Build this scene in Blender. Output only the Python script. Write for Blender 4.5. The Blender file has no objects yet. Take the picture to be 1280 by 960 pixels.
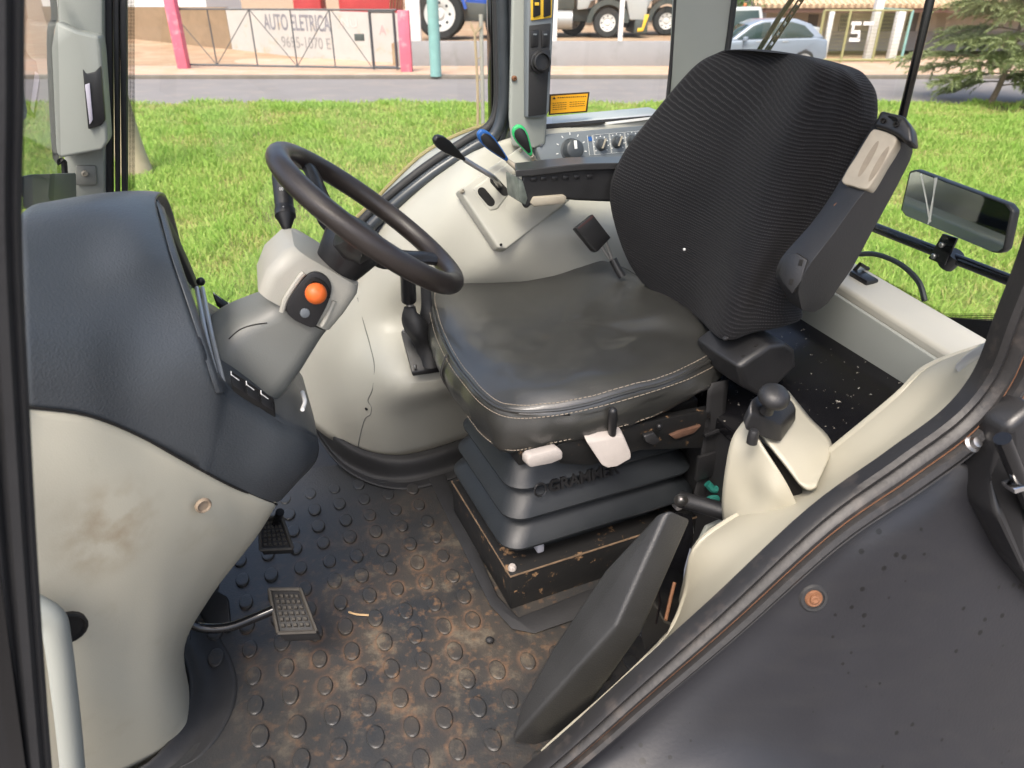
import bpy, bmesh, math, random
import numpy as np
from mathutils import Vector, Matrix, noise as mnoise
random.seed(7)
rng = np.random.default_rng(11)
R = math.radians
sc = bpy.context.scene
COL = sc.collection

# ------------------------------------------------------------------ camera numbers and measuring helpers
# z = 0 is the floor of the cab, the ground outside lies at z = -1.25.
FPX, PITCH, CAMH, YAW, GZ = 887.0, R(29), 1.1, R(20), -1.25
cp, sp, cy, sy = math.cos(PITCH), math.sin(PITCH), math.cos(YAW), math.sin(YAW)
UV3, WV3, ZV3 = Vector((cy, sy, 0)), Vector((-sy, cy, 0)), Vector((0, 0, 1))   # cab axes: rearwards, across, up
CAM = Vector((0, 0, CAMH))

def ray(px, py):
    a = (px - 640) / FPX; b = (480 - py) / FPX
    return Vector((a, cp + b * sp, -sp + b * cp))
def T(px, py, t): return CAM + ray(px, py) * t
def Z(px, py, z):
    r = ray(px, py); return CAM + r * ((z - CAMH) / r.z)
def W(px, py, w):
    r = ray(px, py); return CAM + r * (w / r.dot(WV3))
def Uu(px, py, u):
    r = ray(px, py); return CAM + r * (u / r.dot(UV3))
def Y(px, py, y):
    r = ray(px, py); return CAM + r * (y / r.y)
def K(u, w, z): return UV3 * u + WV3 * w + ZV3 * z
def G(px, py): return Z(px, py, GZ)

# ------------------------------------------------------------------ curves and mesh building
def cr(p0, p1, p2, p3, t):
    return 0.5 * ((2 * p1) + (p2 - p0) * t + (2 * p0 - 5 * p1 + 4 * p2 - p3) * t * t + (3 * p1 - p0 - 3 * p2 + p3) * t ** 3)
def curve(pts, n, closed=False):
    pts = [Vector(p) for p in pts]; m = len(pts); out = []
    segs = m if closed else m - 1
    for i in range(segs):
        if closed:
            a, b, c, d = pts[(i - 1) % m], pts[i], pts[(i + 1) % m], pts[(i + 2) % m]
        else:
            b, c = pts[i], pts[i + 1]
            a = pts[i - 1] if i > 0 else b * 2 - c
            d = pts[i + 2] if i + 2 < m else c * 2 - b
        for k in range(n): out.append(cr(a, b, c, d, k / n))
    if not closed: out.append(pts[-1])
    return out
def transpose(rows): return [list(c) for c in zip(*rows)]

class MB:
    def __init__(s): s.v = []; s.f = []; s.uv = {}
    def add(s, vs, fs, uvs=None):
        o = len(s.v); s.v += [Vector(v) for v in vs]
        s.f += [tuple(i + o for i in f) for f in fs]
        if uvs:
            for i, u in enumerate(uvs): s.uv[o + i] = u
        return s
    def bm(s, bm):
        bm.verts.ensure_lookup_table(); bm.verts.index_update()
        s.add([v.co.copy() for v in bm.verts], [[v.index for v in f.verts] for f in bm.faces]); bm.free(); return s
    def patch(s, rows, n=6, closed=False, nv=None, skip=(0, 0)):
        """smooth surface through a grid of points"""
        nv = nv or n
        rr = [curve(r, n, closed) for r in rows]
        cols = [curve(c, nv) for c in transpose(rr)]
        rr = transpose(cols); nr, nc = len(rr), len(rr[0])
        ul = [0.0]
        mid = rr[nr // 2]
        for j in range(1, nc): ul.append(ul[-1] + (mid[j] - mid[j - 1]).length)
        vl = [0.0]
        midc = [r[nc // 2] for r in rr]
        for i in range(1, nr): vl.append(vl[-1] + (midc[i] - midc[i - 1]).length)
        vs = []; uvs = []
        for i in range(nr):
            for j in range(nc): vs.append(rr[i][j]); uvs.append((ul[j], vl[i]))
        fs = []
        for i in range(nr - 1):
            for j in range(skip[0] * n, (nc if closed else nc - 1) - skip[1] * n):
                j2 = (j + 1) % nc
                fs.append((i * nc + j, i * nc + j2, (i + 1) * nc + j2, (i + 1) * nc + j))
        return s.add(vs, fs, uvs)
    def loft(s, secs, caps=True, n=1, smooth_along=0, closed=True):
        """closed sections joined into a body"""
        if n > 1: secs = [curve(q, n, True) for q in secs]
        else: secs = [[Vector(p) for p in q] for q in secs]
        if smooth_along: secs = transpose([curve(c, smooth_along) for c in transpose(secs)])
        m = len(secs[0]); vs = [p for q in secs for p in q]; fs = []
        for i in range(len(secs) - 1):
            for j in range(m):
                j2 = (j + 1) % m
                fs.append((i * m + j, i * m + j2, (i + 1) * m + j2, (i + 1) * m + j))
        if caps:
            fs.append(tuple(range(m - 1, -1, -1))); fs.append(tuple((len(secs) - 1) * m + j for j in range(m)))
        return s.add(vs, fs)
    def tube(s, pts, r, n=10, sm=0, closed=False, caps=True, sec=None):
        """round bar (or a bar of profile sec) along points; r may be a list"""
        pts = [Vector(p) for p in pts]
        rs = list(r) if isinstance(r, (list, tuple)) else [r] * len(pts)
        if sm:
            q = curve(pts, sm, closed)
            m = len(pts); rr = []
            for i in range(len(q)):
                x = i / sm; a = int(x) % m if closed else min(int(x), m - 1); b = (a + 1) % m if closed else min(a + 1, m - 1); t = x - int(x)
                rr.append(rs[a] * (1 - t) + rs[b] * t)
            pts, rs = q, rr
        m = len(pts); secs = []; up = None
        for i, p in enumerate(pts):
            if closed: d = pts[(i + 1) % m] - pts[i - 1]
            else: d = pts[min(i + 1, m - 1)] - pts[max(i - 1, 0)]
            d.normalize()
            if up is None:
                up = Vector((0, 0, 1)) if abs(d.z) < .9 else Vector((1, 0, 0))
            up = (up - d * up.dot(d)).normalized(); sd = d.cross(up)
            secs.append([p + (up * math.sin(2 * math.pi * k / n) + sd * math.cos(2 * math.pi * k / n)) * rs[i] for k in range(n)])
        if closed: secs.append(secs[0])
        return s.loft(secs, caps=caps and not closed)
    def lathe(s, c, ax, prof, n=24):
        """prof: (distance along ax, radius)"""
        c = Vector(c); ax = Vector(ax).normalized()
        a = ax.orthogonal().normalized(); b = ax.cross(a)
        return s.loft([[c + ax * h + (a * math.cos(2 * math.pi * k / n) + b * math.sin(2 * math.pi * k / n)) * max(r, 1e-5) for k in range(n)] for h, r in prof])
    def lathe_open(s, c, ax, prof, n=24):
        c = Vector(c); ax = Vector(ax).normalized(); a = ax.orthogonal().normalized(); b = ax.cross(a)
        return s.loft([[c + ax * h + (a * math.cos(2 * math.pi * k / n) + b * math.sin(2 * math.pi * k / n)) * r for k in range(n)] for h, r in prof], caps=False)
    def ball(s, c, r, n=14, sc_=(1, 1, 1)):
        bm = bmesh.new(); bmesh.ops.create_uvsphere(bm, u_segments=n, v_segments=max(6, n // 2 + 1), radius=r)
        for v in bm.verts: v.co = Vector((v.co.x * sc_[0], v.co.y * sc_[1], v.co.z * sc_[2])) + Vector(c)
        return s.bm(bm)
    def hexa(s, a, b, bev=0.0, seg=2):
        """prism between two equal outlines a and b, edges rounded"""
        bm = bmesh.new(); m = len(a)
        va = [bm.verts.new(p) for p in a]; vb = [bm.verts.new(p) for p in b]
        bm.faces.new(va[::-1]); bm.faces.new(vb)
        for i in range(m): bm.faces.new((va[i], va[(i + 1) % m], vb[(i + 1) % m], vb[i]))
        bmesh.ops.recalc_face_normals(bm, faces=bm.faces[:])
        if bev: bmesh.ops.bevel(bm, geom=bm.edges[:], offset=bev, segments=seg, profile=.5, affect='EDGES', clamp_overlap=True)
        return s.bm(bm)
    def prism(s, pts, ext, bev=0.0, seg=2):
        return s.hexa(pts, [Vector(p) + Vector(ext) for p in pts], bev, seg)
    def box(s, o, a, b, c, bev=0.0, seg=2):
        """box from corner o with edge vectors a, b, c"""
        o, a, b, c = Vector(o), Vector(a), Vector(b), Vector(c)
        return s.prism([o, o + a, o + a + b, o + b], c, bev, seg)
    def wbox(s, x0, x1, y0, y1, z0, z1, bev=0.0):
        return s.box((x0, y0, z0), (x1 - x0, 0, 0), (0, y1 - y0, 0), (0, 0, z1 - z0), bev)
    def build(s, name, mat, parent=None, thick=0, label=None, smooth=True, angle=38, face_cam=False, weld=0):
        off = Vector((0, 0, 0)); p = parent
        while p is not None: off += p.location; p = p.parent
        me = bpy.data.meshes.new(name)
        me.from_pydata([tuple(v - off) for v in s.v], [], s.f)
        bm = bmesh.new(); bm.from_mesh(me)
        if weld: bmesh.ops.remove_doubles(bm, verts=bm.verts[:], dist=weld)
        if not face_cam and not thick: bmesh.ops.recalc_face_normals(bm, faces=bm.faces[:])
        elif face_cam or thick:
            bmesh.ops.recalc_face_normals(bm, faces=bm.faces[:])
            d = 0
            for f in bm.faces: d += f.normal.dot(CAM - off - f.calc_center_median()) * f.calc_area()
            if d < 0: bmesh.ops.reverse_faces(bm, faces=bm.faces[:])
        bm.to_mesh(me); bm.free()
        if s.uv and not weld:
            ul = me.uv_layers.new(name='UVMap')
            for lp in me.loops: ul.data[lp.index].uv = s.uv.get(lp.vertex_index, (0, 0))
        if smooth:
            me.polygons.foreach_set('use_smooth', [True] * len(me.polygons))
            me.set_sharp_from_angle(angle=R(angle))
        me.materials.append(mat)
        o = bpy.data.objects.new(name, me); COL.objects.link(o)
        if parent: o.parent = parent
        if label: o['label'] = label
        if thick:
            m = o.modifiers.new('Solidify', 'SOLIDIFY'); m.thickness = thick; m.offset = -1
        return o

def thing(name, label, cat, loc=(0, 0, 0), group=None):
    o = bpy.data.objects.new(name, None); COL.objects.link(o); o.location = loc
    o.empty_display_size = .1
    return tag(o, label, cat, group)
def tag(o, label, cat, group=None):
    o['label'] = label; o['category'] = cat
    if group: o['group'] = group
    return o
def struct(o, kind='structure'):
    o['kind'] = kind; return o
def dup(o, delta, parent=None):
    c = o.copy(); COL.objects.link(c)
    if parent is not None: c.parent = parent
    else: c.location = o.location + Vector(delta)
    for ch in [x for x in bpy.data.objects if x.parent == o]: dup(ch, None, c)
    return c

# ------------------------------------------------------------------ materials
MATS = {}
def mat(name, col, rough=.5, metal=0, spec=.5, var=0, vscale=6, bump=0, bscale=300, rvar=0, coat=0, col2=None, mixscale=8, mixlo=.5, mixhi=.65, bdetail=3, emit=0):
    m = bpy.data.materials.new(name); m.use_nodes = True
    nt = m.node_tree; b = nt.nodes['Principled BSDF']
    b.inputs['Roughness'].default_value = rough; b.inputs['Metallic'].default_value = metal
    b.inputs['Specular IOR Level'].default_value = spec
    b.inputs['Coat Weight'].default_value = coat
    geo = nt.nodes.new('ShaderNodeNewGeometry')
    L = nt.links.new
    c4 = (*col, 1)
    b.inputs['Base Color'].default_value = c4
    src = None
    if var or col2 or rvar:
        n = nt.nodes.new('ShaderNodeTexNoise'); n.inputs['Scale'].default_value = vscale; n.inputs['Detail'].default_value = 6
        L(geo.outputs['Position'], n.inputs['Vector'])
    if var:
        mx = nt.nodes.new('ShaderNodeMix'); mx.data_type = 'RGBA'
        mx.inputs[6].default_value = tuple(x * (1 - var) for x in col) + (1,)
        mx.inputs[7].default_value = tuple(min(1, x * (1 + var)) for x in col) + (1,)
        L(n.outputs[0], mx.inputs[0]); src = mx.outputs[2]
    if col2:
        n2 = nt.nodes.new('ShaderNodeTexNoise'); n2.inputs['Scale'].default_value = mixscale; n2.inputs['Detail'].default_value = 9; n2.inputs['Roughness'].default_value = .65
        L(geo.outputs['Position'], n2.inputs['Vector'])
        mr = nt.nodes.new('ShaderNodeMapRange'); mr.inputs[1].default_value = mixlo; mr.inputs[2].default_value = mixhi
        L(n2.outputs[0], mr.inputs[0])
        mx2 = nt.nodes.new('ShaderNodeMix'); mx2.data_type = 'RGBA'
        L(mr.outputs[0], mx2.inputs[0])
        if src: L(src, mx2.inputs[6])
        else: mx2.inputs[6].default_value = c4
        mx2.inputs[7].default_value = (*col2, 1); src = mx2.outputs[2]
    if src: L(src, b.inputs['Base Color'])
    if rvar:
        mr = nt.nodes.new('ShaderNodeMapRange'); mr.inputs[1].default_value = .3; mr.inputs[2].default_value = .7
        mr.inputs[3].default_value = max(0.02, rough - rvar); mr.inputs[4].default_value = min(1, rough + rvar)
        L(n.outputs[0], mr.inputs[0]); L(mr.outputs[0], b.inputs['Roughness'])
    if bump:
        nb = nt.nodes.new('ShaderNodeTexNoise'); nb.inputs['Scale'].default_value = bscale; nb.inputs['Detail'].default_value = bdetail
        L(geo.outputs['Position'], nb.inputs['Vector'])
        bp = nt.nodes.new('ShaderNodeBump'); bp.inputs['Strength'].default_value = bump; bp.inputs['Distance'].default_value = .002
        L(nb.outputs[0], bp.inputs['Height']); L(bp.outputs[0], b.inputs['Normal'])
    if emit:
        b.inputs['Emission Color'].default_value = c4; b.inputs['Emission Strength'].default_value = emit
    MATS[name] = m
    return m
M = {}
M['cream'] = mat('cream_plastic', (.41, .40, .345), .42, var=.06, vscale=9, bump=.12, bscale=520, rvar=.08)
M['cream_dash'] = mat('cream_dash_plastic', (.46, .435, .345), .48, col2=(.42, .39, .30), mixscale=11, mixlo=.56, mixhi=.72, var=.05, vscale=7, bump=.12, bscale=520, rvar=.06)
M['cream_warm'] = mat('cream_fender_plastic', (.36, .34, .27), .45, var=.06, vscale=9, bump=.12, bscale=480)
M['hood'] = mat('slate_grey_soft_plastic', (.050, .057, .064), .38, var=.10, vscale=14, bump=.35, bscale=330, rvar=.05)
M['grey'] = mat('mid_grey_plastic', (.17, .175, .16), .42, var=.05, vscale=10, bump=.12, bscale=420)
M['pillar'] = mat('pillar_grey_green_plastic', (.27, .285, .26), .5, var=.05, vscale=6, bump=.14, bscale=420)
M['black'] = mat('black_plastic', (.014, .014, .015), .38, var=.2, vscale=20, bump=.12, bscale=380, rvar=.1)
M['black_matt'] = mat('matt_black_plastic', (.018, .018, .019), .6, var=.25, vscale=18, bump=.2, bscale=300)
M['gloss'] = mat('gloss_black_paint', (.006, .006, .007), .12, rvar=.06, vscale=7)
M['rubber'] = mat('black_rubber', (.020, .020, .021), .62, var=.3, vscale=25, bump=.2, bscale=160)
M['bellows'] = mat('bellows_rubber', (.015, .018, .021), .48, var=.2, vscale=16, bump=.12, bscale=200, rvar=.08)
M['leather'] = mat('worn_black_leather', (.036, .036, .033), .31, spec=.8, coat=.35, var=.10, vscale=5, bump=.28, bscale=620, rvar=.03)
M['wheel'] = mat('worn_brown_black_rim', (.028, .022, .019), .38, var=.3, vscale=22, bump=.15, bscale=420, rvar=.1)
M['stitch'] = mat('beige_thread', (.33, .28, .22), .7)
M['armrest'] = mat('charcoal_armrest_plastic', (.018, .018, .019), .42, var=.2, vscale=18, bump=.2, bscale=420, rvar=.08)
M['grip'] = mat('dirty_beige_grip', (.36, .32, .25), .5, var=.22, vscale=50, bump=.15, bscale=150)
M['bone'] = mat('worn_white_plastic', (.44, .40, .365), .5, var=.12, vscale=60, bump=.2, bscale=200)
M['metal'] = mat('dull_steel', (.42, .41, .40), .38, metal=1, var=.2, vscale=40)
M['chrome'] = mat('scuffed_chrome', (.65, .65, .65), .15, metal=1)
M['steelpaint'] = mat('worn_black_steel', (.013, .013, .013), .45, col2=(.28, .17, .09), mixscale=38, mixlo=.60, mixhi=.68, bump=.2, bscale=120)
M['rust'] = mat('rusty_steel', (.17, .075, .035), .75, var=.4, vscale=60, bump=.4, bscale=150)
M['orange'] = mat('orange_plastic', (.80, .16, .03), .35, bump=.05)
M['blue'] = mat('blue_plastic', (.02, .10, .33), .35)
M['green'] = mat('green_plastic', (.03, .42, .13), .35)
M['yellow'] = mat('yellow_plastic', (.72, .46, .04), .45)
M['panelgrey'] = mat('panel_blue_grey', (.15, .17, .185), .45, var=.06, bump=.08)
M['white'] = mat('white_marking', (.75, .75, .73), .5)
M['label_orange'] = mat('orange_sticker', (1.0, .46, .015), .35, var=.04)
M['label_ink'] = mat('sticker_ink', (.05, .03, .01), .5)
M['brownfoam'] = mat('torn_brown_foam', (.10, .05, .03), .85, var=.4, vscale=50, bump=.5, bscale=90)
M['alu'] = mat('silver_plastic', (.42, .43, .43), .32, metal=.4)
M['gauge'] = mat('gauge_glass', (.25, .27, .26), .10, var=.2)
M['mirror'] = mat('mirror_silver', (.50, .51, .51), .035, metal=1)
M['crack'] = mat('crack_white', (.75, .74, .70), .6)
M['void'] = mat('dark_recess', (.006, .005, .004), .8)
M['tealhose'] = mat('teal_hose', (.02, .16, .13), .4)
M['sealblue'] = mat('blue_sheen_black_rubber', (.035, .042, .05), .28, var=.3, vscale=30)  # bluish highlights on the black rubber are put into its colour
M['greyfoot'] = mat('pale_grey_plate', (.34, .36, .33), .5, var=.1)

def fabric():
    m = mat('striped_seat_fabric', (.012, .012, .013), .9, spec=.25)
    nt = m.node_tree; b = nt.nodes['Principled BSDF']; L = nt.links.new
    uv = nt.nodes.new('ShaderNodeUVMap'); sx = nt.nodes.new('ShaderNodeSeparateXYZ'); L(uv.outputs[0], sx.inputs[0])
    geo = nt.nodes.new('ShaderNodeNewGeometry')
    wob = nt.nodes.new('ShaderNodeTexNoise'); wob.inputs['Scale'].default_value = 60; L(geo.outputs['Position'], wob.inputs['Vector'])
    def math_(op, a, b_=None):
        n = nt.nodes.new('ShaderNodeMath'); n.operation = op
        for i, x in enumerate((a, b_)):
            if x is None: continue
            if isinstance(x, (int, float)): n.inputs[i].default_value = x
            else: L(x, n.inputs[i])
        return n.outputs[0]
    v = math_('ADD', math_('ADD', sx.outputs[1], math_('MULTIPLY', sx.outputs[0], .17)), math_('MULTIPLY', wob.outputs[0], .0032))
    row = math_('SINE', math_('MULTIPLY', v, 2 * math.pi / .0058))
    rows = math_('MULTIPLY', math_('GREATER_THAN', row, .55), math_('MAXIMUM', row, 0))
    dash = math_('SINE', math_('ADD', math_('MULTIPLY', sx.outputs[0], 2 * math.pi / .0042), math_('MULTIPLY', wob.outputs[0], 6)))
    dsh = math_('MAXIMUM', math_('ADD', math_('MULTIPLY', dash, .55), .40), .12)
    n2 = nt.nodes.new('ShaderNodeTexNoise'); n2.inputs['Scale'].default_value = 14; L(geo.outputs['Position'], n2.inputs['Vector'])
    fac = math_('MULTIPLY', math_('MULTIPLY', rows, dsh), math_('ADD', math_('MULTIPLY', n2.outputs[0], .9), .25))
    mx = nt.nodes.new('ShaderNodeMix'); mx.data_type = 'RGBA'
    mx.inputs[6].default_value = (.0075, .0075, .0088, 1); mx.inputs[7].default_value = (.052, .051, .054, 1)
    L(fac, mx.inputs[0]); L(mx.outputs[2], b.inputs['Base Color'])
    fine = nt.nodes.new('ShaderNodeTexNoise'); fine.inputs['Scale'].default_value = 900; L(geo.outputs['Position'], fine.inputs['Vector'])
    h = math_('ADD', math_('MULTIPLY', row, .5), fine.outputs[0])
    bp = nt.nodes.new('ShaderNodeBump'); bp.inputs['Strength'].default_value = .5; bp.inputs['Distance'].default_value = .0015
    L(h, bp.inputs['Height']); L(bp.outputs[0], b.inputs['Normal'])
    b.inputs['Sheen Weight'].default_value = .05
    return m
M['fabric'] = fabric()

def mat_rubber():
    """black rubber mat with dried red earth trodden into the middle"""
    m = mat('muddy_floor_rubber', (.03, .03, .03), .45, bump=.3, bscale=240)
    nt = m.node_tree; b = nt.nodes['Principled BSDF']; L = nt.links.new
    geo = nt.nodes.new('ShaderNodeNewGeometry')
    def noise_(s, d=8, r=.6):
        n = nt.nodes.new('ShaderNodeTexNoise'); n.inputs['Scale'].default_value = s; n.inputs['Detail'].default_value = d; n.inputs['Roughness'].default_value = r
        L(geo.outputs['Position'], n.inputs['Vector']); return n.outputs[0]
    def rng_(x, a, b_, c=0, d=1):
        n = nt.nodes.new('ShaderNodeMapRange'); n.inputs[1].default_value = a; n.inputs[2].default_value = b_; n.inputs[3].default_value = c; n.inputs[4].default_value = d
        L(x, n.inputs[0]); return n.outputs[0]
    def mul(a, b_):
        n = nt.nodes.new('ShaderNodeMath'); n.operation = 'MULTIPLY'; L(a, n.inputs[0]); L(b_, n.inputs[1]); return n.outputs[0]
    def mixc(f, a, c):
        n = nt.nodes.new('ShaderNodeMix'); n.data_type = 'RGBA'; L(f, n.inputs[0])
        for i, x in ((6, a), (7, c)):
            if isinstance(x, tuple): n.inputs[i].default_value = (*x, 1)
            else: L(x, n.inputs[i])
        return n.outputs[2]
    dist = nt.nodes.new('ShaderNodeVectorMath'); dist.operation = 'DISTANCE'
    L(geo.outputs['Position'], dist.inputs[0]); dist.inputs[1].default_value = tuple(K(.19, 1.0, 0))
    near = rng_(dist.outputs['Value'], .12, .47, 1, 0)
    mud = mul(rng_(noise_(7), .40, .74), near)
    grey = mul(rng_(noise_(14, 10, .75), .53, .66), near)
    dust = mul(rng_(noise_(60, 4), .55, .75), near)
    att = nt.nodes.new('ShaderNodeAttribute'); att.attribute_name = 'ring'
    ring = mul(att.outputs['Fac'], mul(rng_(noise_(7), .45, .60), near))
    c = mixc(mud, (.029, .030, .031), (.080, .061, .042))
    c = mixc(grey, c, (.14, .118, .086))
    c = mixc(dust, c, (.17, .10, .055))
    c = mixc(ring, c, (.17, .095, .055))
    L(c, b.inputs['Base Color'])
    L(rng_(mud, 0, 1, .40, .75), b.inputs['Roughness'])
    return m
M['mat'] = mat_rubber()

def stained_cream():
    m = M['cream_dash']; nt = m.node_tree; b = nt.nodes['Principled BSDF']; L = nt.links.new
    geo = nt.nodes.new('ShaderNodeNewGeometry')
    old = b.inputs['Base Color'].links[0].from_socket
    d = nt.nodes.new('ShaderNodeVectorMath'); d.operation = 'DISTANCE'; L(geo.outputs['Position'], d.inputs[0]); d.inputs[1].default_value = tuple(W(140, 665, .83))
    n = nt.nodes.new('ShaderNodeTexNoise'); n.inputs['Scale'].default_value = 26; n.inputs['Detail'].default_value = 8; L(geo.outputs['Position'], n.inputs['Vector'])
    a = nt.nodes.new('ShaderNodeMapRange'); a.inputs[1].default_value = .02; a.inputs[2].default_value = .085; a.inputs[3].default_value = 1; a.inputs[4].default_value = 0
    L(d.outputs['Value'], a.inputs[0])
    e = nt.nodes.new('ShaderNodeMapRange'); e.inputs[1].default_value = .42; e.inputs[2].default_value = .7; L(n.outputs[0], e.inputs[0])
    mu = nt.nodes.new('ShaderNodeMath'); mu.operation = 'MULTIPLY'; L(a.outputs[0], mu.inputs[0]); L(e.outputs[0], mu.inputs[1])
    mx = nt.nodes.new('ShaderNodeMix'); mx.data_type = 'RGBA'; L(mu.outputs[0], mx.inputs[0]); L(old, mx.inputs[6]); mx.inputs[7].default_value = (.31, .25, .165, 1)
    L(mx.outputs[2], b.inputs['Base Color'])
stained_cream()

def glass_mat(name, tint=(.93, .96, .94), refl=.9, ior=1.35):
    m = bpy.data.materials.new(name); m.use_nodes = True; nt = m.node_tree; nt.nodes.clear(); L = nt.links.new
    out = nt.nodes.new('ShaderNodeOutputMaterial'); tr = nt.nodes.new('ShaderNodeBsdfTransparent'); tr.inputs[0].default_value = (*tint, 1)
    gl = nt.nodes.new('ShaderNodeBsdfGlossy'); gl.inputs['Roughness'].default_value = .01; gl.inputs[0].default_value = (refl, refl, refl, 1)
    lw = nt.nodes.new('ShaderNodeLayerWeight'); lw.inputs[0].default_value = .5
    pw = nt.nodes.new('ShaderNodeMath'); pw.operation = 'POWER'; L(lw.outputs['Facing'], pw.inputs[0]); pw.inputs[1].default_value = 5
    fr = nt.nodes.new('ShaderNodeMath'); fr.operation = 'MULTIPLY_ADD'; L(pw.outputs[0], fr.inputs[0]); fr.inputs[1].default_value = .8; fr.inputs[2].default_value = ((ior - 1) / (ior + 1)) ** 2 * 2
    mx = nt.nodes.new('ShaderNodeMixShader'); L(fr.outputs[0], mx.inputs[0]); L(tr.outputs[0], mx.inputs[1]); L(gl.outputs[0], mx.inputs[2]); L(mx.outputs[0], out.inputs[0])
    return m
M['glass'] = glass_mat('window_glass')
def frit_mat():
    m = bpy.data.materials.new('dotted_black_frit'); m.use_nodes = True; nt = m.node_tree; nt.nodes.clear(); L = nt.links.new
    out = nt.nodes.new('ShaderNodeOutputMaterial'); tr = nt.nodes.new('ShaderNodeBsdfTransparent'); df = nt.nodes.new('ShaderNodeBsdfDiffuse'); df.inputs[0].default_value = (.01, .01, .01, 1)
    uv = nt.nodes.new('ShaderNodeUVMap'); vo = nt.nodes.new('ShaderNodeTexVoronoi'); vo.inputs['Scale'].default_value = 400; vo.inputs['Randomness'].default_value = 0
    L(uv.outputs[0], vo.inputs['Vector'])
    th = nt.nodes.new('ShaderNodeMath'); th.operation = 'LESS_THAN'; th.inputs[1].default_value = .40; L(vo.outputs['Distance'], th.inputs[0])
    mx = nt.nodes.new('ShaderNodeMixShader'); L(th.outputs[0], mx.inputs[0]); L(tr.outputs[0], mx.inputs[1]); L(df.outputs[0], mx.inputs[2]); L(mx.outputs[0], out.inputs[0])
    return m
M['frit'] = frit_mat()

def text_mb(mb, s, origin, right, up, size, depth=.01, bold=0):
    """flat letters built as mesh on a surface: origin lower left, right/up unit vectors"""
    cu = bpy.data.curves.new('txt', 'FONT'); cu.body = s; cu.size = size; cu.extrude = depth; cu.offset = bold
    o = bpy.data.objects.new('txt', cu); COL.objects.link(o)
    dg = bpy.context.evaluated_depsgraph_get(); dg.update()
    me = o.evaluated_get(dg).to_mesh()
    right = Vector(right).normalized(); up = Vector(up).normalized(); nn = right.cross(up)
    mb.add([Vector(origin) + right * v.co.x + up * v.co.y + nn * v.co.z for v in me.vertices], [tuple(p.vertices) for p in me.polygons])
    o.evaluated_get(dg).to_mesh_clear(); bpy.data.objects.remove(o); bpy.data.curves.remove(cu)
    return mb

exec_parts = []
def Wl(l): return [W(*p) for p in l]
def Zl(l): return [Z(*p) for p in l]
def out_from(pts, dist):
    c = sum((Vector(p) for p in pts), Vector()) / len(pts)
    return [p + (Vector((p.x - c.x, p.y - c.y, 0)).normalized() * dist) for p in pts]
def screw(parent, p, ax, r=.006, m=None, name='screw'):
    p = Vector(p); ax = Vector(ax).normalized()
    return MB().lathe(p - ax * .004, ax, [(0, r), (.006, r), (.0085, r * .6), (.0085, r * .45), (.006, r * .4)], 12).build(name, m or M['metal'], parent)

# =================================================================== the cab shell (one thing)
cab = thing('tractor_cab', 'open tractor cab shell with grey pillars, cream side moulding and black ribbed door seal', 'tractor cab', K(.4, 1.1, 0))
floor = MB().box(K(-.42, .50, -.03), UV3 * 1.15, WV3 * 1.40, ZV3 * .026).build('floor_pan', M['black_matt'], cab)
MB().box(K(-.47, .86, -.03), UV3 * .04, WV3 * 1.05, ZV3 * .62).build('front_bulkhead', M['black_matt'], cab)
# floor behind the seat, gloss black with chips of paint
rf = MB().hexa([K(.79, .60, .36), K(1.13, .60, .535), K(1.13, 1.75, .535), K(.79, 1.75, .36)], [K(.79, .60, .335), K(1.13, .60, .51), K(1.13, 1.75, .51), K(.79, 1.75, .335)], .003)
rf.build('rear_floor', mat('gloss_black_rear_floor', (.006, .006, .007), .16, rvar=.10, vscale=9, col2=(.30, .28, .24), mixscale=85, mixlo=.655, mixhi=.675), cab)
MB().box(K(.795, .70, 0), UV3 * .02, WV3 * 1.05, ZV3 * .334).build('rear_riser', M['black_matt'], cab)

# rear sill: cream beam under the rear window
A0, A1 = Z(1052, 357, .60), Z(1203, 452, .575)
d = (A1 - A0).normalized(); a = A0 - d * .62; b = A1 + d * .02
prof = [(0, 0), (.055, .006), (.085, .012), (.085, -.22), (.02, -.22), (.014, -.10), (.0, -.016)]
bk = Vector((d.y, -d.x, 0)); bk = bk if bk.dot(UV3) > 0 else -bk
mb = MB().hexa([a + bk * x + ZV3 * z for x, z in prof], [b + bk * x + ZV3 * z for x, z in prof], .008, 3)
mb.build('rear_sill', M['cream'], cab)
MB().prism([a + bk * (x - .0025) + ZV3 * z for x, z in [(.001, -.016), (.012, -.10), (.018, -.22), (.008, -.22), (.002, -.10), (-.007, -.018)]], b - a - d * .05, .004).build('sill_lower_panel', M['pillar'], cab)
latch = MB().box(Z(1060, 345, .605), d * .05, bk * .03, ZV3 * .012, .004)
latch.tube([Z(1068, 338, .615), Z(1075, 330, .63), Z(1085, 336, .615)], .004, 8)
latch.build('window_latch', M['black'], cab)

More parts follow.
